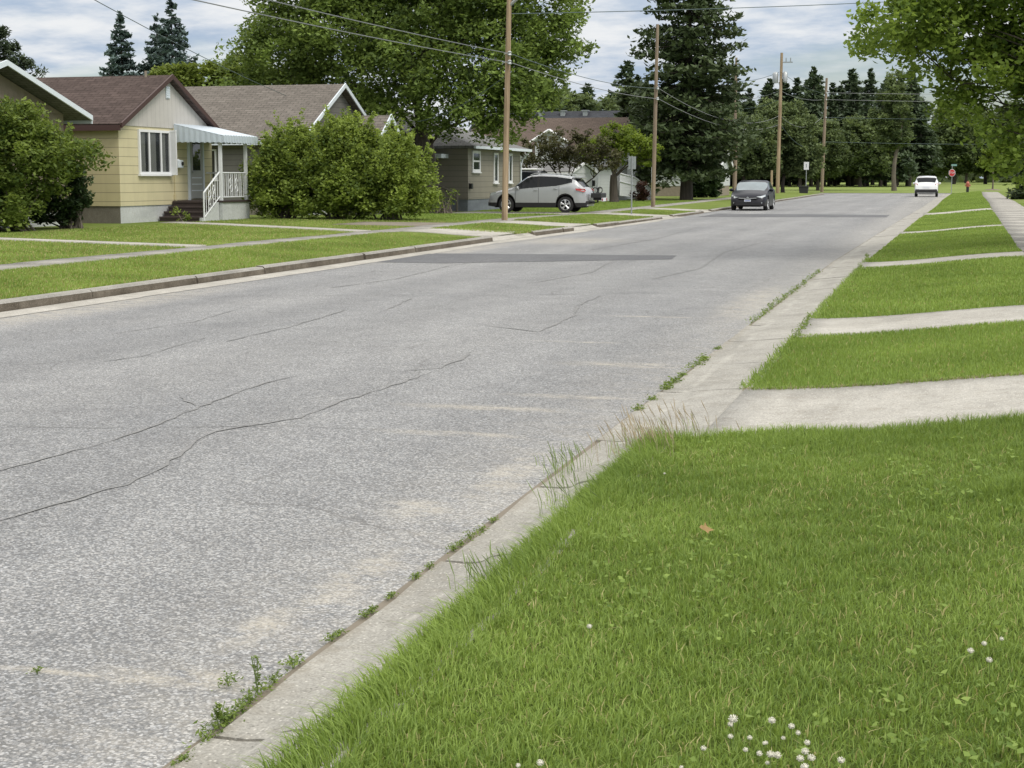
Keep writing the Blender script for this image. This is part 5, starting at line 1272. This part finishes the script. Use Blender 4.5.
hy = thing('fire_hydrant', 'slim fire hydrant with faded red top and dark base on the far lawn', 'hydrant', (2.05, 149, zr(1.35, 149))); hy.scale = (.85, .85, .95)
mb = MB(); mb.lathe([(.20,-.2),(.20,.05),(.15,.06),(.15,.55),(.17,.56),(.17,.6)], (0,0,0), 'z', 14); mb.build('barrel', M['black'], hy, smooth=40)
mb = MB(); mb.lathe([(.16,.602),(.16,.9),(.20,.91),(.20,.95),(.15,1.05),(.08,1.12),(.04,1.13),(.04,1.2)], (0,0,0), 'z', 14); mb.tube([(-.27,0,.75),(.27,0,.75)], .075, 10); mb.tube([(0,-.26,.75),(0,0,.75)], .095, 10); mb.build('bonnet', M['hyd_red'], hy, smooth=40)
mb = MB(); mb.tube([(-.30,0,.75),(-.271,0,.75)], .085, 10); mb.tube([(.271,0,.75),(.30,0,.75)], .085, 10); mb.build('nozzle_cap', M['hyd_top'], hy)
# ------------------------------------------------------------------ grass, weeds, clover
M['seed_tan'] = plain('seed_tan', (.34, .28, .18), .9, var=.25, scale=30); M['stalk_green'] = plain('stalk_green', (.16, .22, .07), .8, var=.25, scale=30); M['straw'] = LM['straw']; M['straw_blade'] = leaf_mat('straw_blade', (.24, .24, .07), (.50, .46, .22), .3); M['weed_blade'] = LM['weed']
def blades(name, n_, xf, zf, h, w, rng, lean=.45, tint=(.5, .2), outward=0.0, mat='blade', keep=None, zoff=0.0, parent=None, bend=.5):
    P = xf(n_)
    if keep is not None: P = P[keep(P[:, 0], P[:, 1])]
    if zf is zr: P = P + np.stack([DX(P[:, 1]), np.zeros(len(P))], 1)
    k = len(P); z = np.array([zf(a, b) for a, b in P]) + zoff
    hh = (h(P) if callable(h) else h)*rng.uniform(.55, 1.3, k); a = rng.uniform(0, 2*math.pi, k)
    d = np.stack([np.cos(a), np.sin(a)], 1)*(lean*rng.uniform(.1, 1.2, k))[:, None]; d[:, 0] -= outward*rng.uniform(.2, 1.2, k)
    ww = w*rng.uniform(.7, 1.3, k); s = np.stack([-np.sin(a+.3), np.cos(a+.3)], 1)*ww[:, None]*.5
    base = np.stack([P[:, 0], P[:, 1], z-.008], 1); mid = base + np.stack([d[:, 0]*hh*.38, d[:, 1]*hh*.38, hh*.62], 1)
    tip = base + np.stack([d[:, 0]*hh*(1+bend*.3), d[:, 1]*hh*(1+bend*.3), hh*(1.02-.22*np.linalg.norm(d, axis=1)*bend*2)], 1)
    S = np.concatenate([s, np.zeros((k, 1))], 1)
    v = np.stack([base-S, base+S, mid+S*.85, mid-S*.85, tip+S*.12, tip-S*.12], 1).reshape(-1, 3)
    i = np.arange(k)[:, None]*6
    q = np.concatenate([i+np.array([0, 1, 2, 3]), i+np.array([3, 2, 4, 5])], 0)
    nz = np.sin(P[:, 0]*2.1+1.3*np.sin(P[:, 1]*1.7))*np.sin(P[:, 1]*1.3+P[:, 0]*.8)
    t = np.clip(rng.normal(tint[0], tint[1], k)+.2*nz, 0, 1)
    return link(name, quad_mesh(name, v, q, np.repeat(t, 6), [M[mat]], smooth=True), parent)
rg = np.random.default_rng(99)
rect = lambda x0, x1, y0, y1: (lambda k: np.stack([rg.uniform(x0, x1, k), rg.uniform(y0, y1, k)], 1))
def edgeX(y): return -1.56 + .05*np.sin(y*2.3) + .035*np.sin(y*7.1+1)
def near_keep(x, y): return (x > edgeX(y)) & (y < 9.02+.05*np.sin(x*5)-.25*np.clip(-x-1.0, 0, 1)**1.0)
def hnear(P):
    e = np.clip((P[:, 1]-8.3)/.7, 0, 1); g = np.clip((edgeX(P[:, 1])+.25-P[:, 0])/.25, 0, 1)
    nz = .5+.5*np.sin(P[:, 0]*3.1+np.sin(P[:, 1]*2.2)*1.5)*np.sin(P[:, 1]*2.7+.6)
    dark = np.exp(-((P[:, 0]-.42)**2+(P[:, 1]-6.95)**2)/.05)
    cl = np.sin(P[:, 0]*11+2*np.sin(P[:, 1]*7))*np.sin(P[:, 1]*9+1.7*np.sin(P[:, 0]*8)); return .029+.015*nz+.009*cl+.035*e+.02*g+.06*dark
grass = [blades('grass', 26000, lambda k: np.stack([rg.uniform(-13.36, -10.95, k), 12+24*rg.uniform(0, 1, k)**1.2], 1), zl, .045, .012, rg, .8, (.4, .25), mat='straw_blade'),
 blades('grass', 32000, lambda k: np.stack([rg.uniform(-21.5, -14.25, k), rg.uniform(18, 46, k)], 1), zl, .042, .015, rg, .8, (.4, .25), mat='straw_blade', keep=lambda x, y: ~((np.abs(y-28.0-(-14.3-x)*.24) < .42) | (np.abs(y-37.05-(-14.25-x)*.55) < .62) | ((x > -17.1) & (y > 41) & (y < 44.8)))),
 blades('grass', 12000, lambda k: np.stack([rg.uniform(-13.3, -10.75, k), rg.uniform(39.3, 72, k)], 1), zl, .045, .02, rg, .8, (.4, .25), mat='straw_blade', keep=lambda x, y: ~(((y > 44.7) & (y < 47.8)) | ((y > 58.7) & (y < 62.8)) | ((y > 69.4) & (y < 73)))),
 blades('grass', 16000, rect(-1.3, 1.3, 11.1, 60), zr, .042, .010, rg, .8, (.4, .25), mat='straw_blade', keep=lambda x, y: ~(((y > 14.9) & (y < 16.85)) | ((y > 26.5) & (y < 28.5)) | ((y > 42.9) & (y < 44.5)))),
 blades('grass', 9000, rect(-1.6, 1.3, 2.6, 9.0), zr, .04, .004, rg, 1.0, (.7, .2), mat='straw_blade', keep=near_keep),
 blades('grass', 40000, rect(-1.25, 1.3, 60, 149), zr, .05, .03, rg, .5, (.58, .2), keep=lambda x, y: ~((y > 64.3) & (y < 68.2))),
 blades('grass', 250000, rect(-1.7, 1.3, 2.6, 9.1), zr, hnear, .0040, rg, .75, (.5, .24), keep=near_keep),
 blades('grass', 30000, rect(1.3, 6, 2.0, 9.0), zr, .06, .009, rg, .5),
 blades('grass', 9000, rect(-1.62, -1.50, 2.6, 8.9), zr, .075, .0045, rg, .6, (.5, .2), outward=.7),
 blades('grass', 140000, rect(-1.35, 6, 11.02, 14.95), zr, .042, .006, rg, .5, (.56, .2), keep=lambda x, y: (x > -1.36+.08*np.sin(y*3)) & (y > 11.08+.04*np.sin(x*6)+.03*np.sin(x*17)) & (x < 6-.0*y)),
 blades('grass', 110000, rect(-1.32, 7, 16.85, 26.6), zr, .05, .011, rg, .5, (.56, .2)),
 blades('grass', 60000, rect(-1.3, 1.34, 28.45, 60), zr, .05, .017, rg, .5, (.58, .2), keep=lambda x, y: ~(((y > 42.9) & (y < 44.5)))),
 blades('grass', 30000, rect(2.75, 12, 20, 80), zr, .06, .022, rg, .5, (.56, .2)),
 blades('grass', 75000, lambda k: np.stack([rg.uniform(-13.36, -10.95, k), 12+24*rg.uniform(0, 1, k)**1.2], 1), zl, .05, .011, rg, .5, (.62, .2)),
 blades('grass', 70000, lambda k: np.stack([rg.uniform(-21.5, -14.25, k), rg.uniform(18, 46, k)], 1), zl, .045, .015, rg, .5, (.62, .2), keep=lambda x, y: ~((np.abs(y-28.0-(-14.3-x)*.24) < .42) | (np.abs(y-37.05-(-14.25-x)*.55) < .62) | ((x > -17.1) & (y > 41) & (y < 44.8)))),
 blades('grass', 36000, lambda k: np.stack([rg.uniform(-13.3, -10.75, k), rg.uniform(39.3, 72, k)], 1), zl, .05, .02, rg, .5, (.6, .2), keep=lambda x, y: ~(((y > 44.7) & (y < 47.8)) | ((y > 58.7) & (y < 62.8)) | ((y > 69.4) & (y < 73)))),
 blades('grass', 36000, lambda k: np.stack([rg.uniform(-20, -14.5, k), rg.uniform(46.5, 95, k)], 1), zl, .05, .025, rg, .5, (.56, .2), keep=lambda x, y: ~((y > 59) & (y < 64.2))),
]
for a, b in [(9.05, 11.05), (14.95, 16.8), (26.6, 28.4)]:
    for e in ((b,) if a < 10 else (a, b)):
        grass.append(blades('grass', 1700 if a < 20 else 900, (lambda e_: lambda k: np.stack([rg.uniform(-1.3, 1.34 if a > 20 else 3.5, k), e_+.01+rg.normal(0, .035, k)], 1))(e), zr, .035, .007, rg, 1.1, (.5, .25), zoff=.012))
for x_ in (-1.34,):
    grass.append(blades('grass', 3500, lambda k: np.stack([-1.33+rg.normal(0, .03, k), rg.uniform(11.1, 30, k)], 1), zr, .05, .008, rg, 1.0, (.5, .25), outward=.4, keep=lambda x, y: ~(((y > 14.9) & (y < 16.85)) | ((y > 26.5) & (y < 28.5)))))
for g in grass: tag(g, kind='stuff')
# broad weed leaves mixed into the near lawn
C = np.stack([rg.uniform(-1.4, 1.2, 750), rg.uniform(3.0, 8.8, 750)], 1); C = C[near_keep(C[:, 0]-.1, C[:, 1])]
keepm = (np.sin(C[:, 0]*2.3+1)*np.sin(C[:, 1]*1.9+.5) + rg.normal(0, .5, len(C))) > .35; C = C[keepm]
c3 = np.stack([C[:, 0], C[:, 1], [zr(a, b)+.035+rg.uniform(0, .02) for a, b in C]], 1); c3 = np.repeat(c3, 4, 0) + rg.normal(0, .022, (len(c3)*4, 3))*V(1, 1, .3)
v, q, tt = leaf_cards(c3, .024, rg, .7, 1.2, np.clip(rg.normal(.55, .2, len(c3)), 0, 1))
tag(link('clover_leaves', quad_mesh('clover_leaves', v, q, tt, [M['blade']])), kind='stuff')
# dry thatch at the lawn edge by the first driveway
tag(blades('dry_grass', 5200, rect(-1.35, 1.2, 11.04, 11.16), zr, .03, .006, rg, .9, (.6, .2), mat='straw', keep=lambda x, y: np.abs(y-11.1) < .09), kind='stuff')
# white clover heads
def clover(x, y, label, group, proto=[None]):
    z = zr(x, y)
    if proto[0] is None:
        t = thing('clover_flower', label, 'flower', (x, y, z), 0, group)
        mb = MB(); mb.tube([(0,0,-.01), (.004,0,.04), (0,0,.072)], .0012, 4); mb.build('stem', M['stalk_green'], t)
        v = []; fl = MB(); rr = np.random.default_rng(5)
        for d_ in rand_dirs(70, rr):
            d_[2] = d_[2]*.8+.15; c_ = V(0,0,.078)+d_*.0085; s_ = np.cross(d_, (0,0,1)); s_ /= np.linalg.norm(s_)+1e-6
            fl.add([c_-s_*.0018, c_+s_*.0018, c_+d_*.005+s_*.0012, c_+d_*.005-s_*.0012], [(0,1,2,3)])
        fl.blob((0,0,.078), (.009,.009,.007), 8, 5); fl.build('head', M['petal'], t); proto[0] = t
    else: dup(proto[0], (x, y, z+random.uniform(-.012, .012)), random.uniform(0, 6), label, random.uniform(.42, .82), group)
M['petal'] = plain('petal', (.60, .585, .50), .7, var=.15, scale=300)

for (x, y) in [(-.48,3.86),(-.48,3.81),(-.43,3.81),(-.39,3.78),(-.39,3.82),(-.38,3.86),(-.43,3.72),(-.54,3.75),(-.35,3.86),(-.33,3.86),(-.31,3.83),(-.28,3.74),(-.37,3.67),(-.36,3.64),(-.345,3.66),(-.28,3.68),(-.26,3.62),(-.285,3.6),(-.27,3.55),(-.23,3.55),(-.49,3.89),(-.39,3.67),(-.19,3.62)]:
    clover(x, y, 'white clover flower head in the cluster at the bottom middle of the lawn', 'clover flowers in the front cluster')
for (x, y) in [(.16,4.58),(.21,4.62),(.12,4.48),(.17,4.42)]:
    clover(x, y, 'white clover flower head among the few at the right edge of the lawn', 'clover flowers at the right edge')
for (x, y) in [(-.98,3.57),(-.92,3.56),(-.97,3.53),(-.54,3.52),(-.58,3.65)]:
    clover(x, y, 'white clover flower head at the bottom of the lawn, left of the main cluster', 'clover flowers left of the cluster')
clover(-1.31, 7.56, 'single white flower near the grass corner by the gutter', None)
clover(-1.07, 4.78, 'single white flower in the grass near the middle of the gutter edge', None)
# fallen leaf
lf = MB(); k = 9
pts = [(-.045,0),(-.03,.018),(-.012,.016),(-.004,.04),(.008,.018),(.05,.004),(.012,-.014),(.0,-.036),(-.012,-.014),(-.03,-.014)]
lf.add([(a, b, .004+.25*abs(b)+.1*abs(a)) for a, b in pts], [tuple(range(len(pts)))]); M['dead'] = plain('dead_leaf', (.26, .17, .06), .7, var=.3, scale=40)
o = lf.build('fallen_leaf', M['dead']); o.location = (-.91, 6.25, zr(-.91, 6.25)+.055); o.rotation_euler = (.75, .3, .7); o.scale = (.8, .8, 1.2); tag(o, 'orange brown fallen leaf lying on the near lawn', 'leaf')
# weeds along the seam between road and gutter
def weed(x, y, s, n_, label, group, z=.01, tall=0.0):
    r = np.random.default_rng(int(abs(x*1000)+y*1000)); t = thing('weed_tuft', label, 'weed', (x, y, z), r.uniform(-.08, .08), group)
    c_ = np.stack([r.normal(0, min(.35, .02/s), n_)*s, r.normal(0, .9 if s < .1 else 2.2, n_)*s, np.abs(r.normal(.22, .2, n_))*s+.004], 1)
    if tall: c_ = np.concatenate([c_, np.stack([r.normal(0, .10, 40)*s, r.normal(0, .10, 40)*s, r.uniform(.03, tall, 40)], 1)])
    v, q, tt = leaf_cards(c_, min(.03, max(.014, s*.38)), r, .45, .8, np.clip(r.normal(.5, .25, len(c_)), 0, 1))
    link('leaves', quad_mesh('leaves', v, q, tt, [LM['weed']]), t)
    mb = MB()
    for i in range(7 if not tall else 4):
        a = r.uniform(0, 6.28); hgt = s*.5 if not tall else tall
        mb.tube([(0,0,-.01), (math.cos(a)*s*.2, math.sin(a)*s*.25, hgt*.6), (math.cos(a)*s*.35, math.sin(a)*s*.5, hgt)], .0015, 3)
    mb.build('stems', M['stalk_green'], t)
wl = 'small low green weed growing in the seam between road and near gutter'
for (x, y, s) in [(-1.96,3.66,.03),(-1.97,3.83,.035),(-1.98,3.97,.045),(-1.985,4.08,.035),(-2.0,4.5,.05),(-1.99,4.81,.03),(-1.99,4.88,.02),(-1.98,5.11,.03),(-1.98,5.17,.025),(-1.98,5.38,.025),(-1.98,5.67,.03),(-1.98,5.84,.025),(-1.98,6.16,.04),(-1.975,6.25,.03),(-1.97,6.38,.045),(-1.96,6.52,.04),(-1.97,6.74,.03),(-1.98,4.0,.04),(-1.99,4.15,.035),(-2.0,4.35,.03)]:
    weed(x, y, s, 60, wl, 'weeds in the near gutter seam')
weed(-2.0, 4.23, .05, 60, 'taller leafy weed with an upright stem in the seam beside the sandy patch', None, tall=.12)
weed(-2.13, 4.29, .04, 50, 'weed tuft growing in the asphalt just outside the gutter seam', None)
weed(-1.985, 3.93, .055, 60, 'bushy weed at the gutter joint near the bottom of the photo', None, tall=.07)
weed(-2.78, 4.23, .018, 25, 'tiny weed alone on the sandy streak in the road', None)
for (x, y, s) in [(-1.97,10.3,.06),(-1.97,10.8,.05),(-1.97,11.4,.08),(-1.97,11.75,.09),(-1.98,12.2,.05),(-1.97,12.9,.10),(-1.97,13.3,.08),(-1.98,14.2,.05)]:
    weed(x, y, s, 110, 'low strip of weeds in the gutter seam beyond the tall grass clump', 'weeds in the middle gutter seam')
for y in (17.2, 18.1, 18.8, 19.7, 20.5, 21.4, 22.3, 23.4, 24.6, 26.0):
    weed(-1.98, y, .12, 80, 'green weed line in the far gutter seam', 'weeds in the far gutter seam')
for (x, y) in [(-1.32,15.0),(-1.33,15.8),(-1.35,16.4),(-1.33,26.8),(-1.4,30.5)]:
    weed(x, y, .12, 90, 'green weed in the joint where a driveway meets the gutter', 'weeds at the driveway joints', z=.07)
# tall stalks
def stalks(x, y, n_, h, spread, label, seed, mats=('straw', 'weed'), lean=(-.3, -.05), wid=.0028, cat='grass clump'):
    r = np.random.default_rng(seed); t = thing('grass_clump', label, cat, (x, y, .04), 0)
    f = lambda k: np.stack([r.normal(0, spread, k), r.normal(0, spread*1.8, k)], 1)
    blades('blades', n_, f, lambda a, b: 0.0, h*.75, wid, r, .6, (.5, .2), outward=-lean[0], mat='blade' if mats[1]=='weed' else mats[1], parent=t)
    mb = MB()
    for i in range(n_//2):
        a = r.normal(0, spread), r.normal(0, spread*1.9); hh = h*r.uniform(.7, 1.35); dx = lean[0]*hh*r.uniform(.2, 1.5); dy = r.normal(lean[1], .25)*hh
        p = [V(a[0], a[1], -.02), V(a[0]+dx*.35, a[1]+dy*.4, hh*.6), V(a[0]+dx, a[1]+dy, hh)]
        mb.tube(p, .0011, 3); e = p[2]-p[1]; e /= np.linalg.norm(e); mb.tube([p[2]-e*.055, p[2]-e*.02, p[2]+e*.02], [.0011, .0026, .0008], 4)
    mb.build('seed_heads', M['seed_tan'] if mats[0] == 'straw' else M['stalk_green'], t)
stalks(-1.62, 8.55, 130, .14, .10, 'tall wispy grass clump with brown seed heads leaning over the gutter', 1)
stalks(-1.50, 9.0, 90, .15, .14, 'thin seeding grass at the corner of the lawn by the first driveway', 2)
stalks(-1.93, 7.95, 46, .10, .06, 'sparse grey green weed leaning out of the gutter seam over the road', 3, ('weed', 'weed'))
stalks(-1.66, 7.0, 46, .13, .07, 'thin weed stalks hanging from the lawn edge over the gutter', 4, ('weed', 'weed'))
stalks(-1.62, 5.5, 50, .11, .06, 'long grass tuft hanging over the gutter halfway down the lawn edge', 6, ('weed', 'weed'))
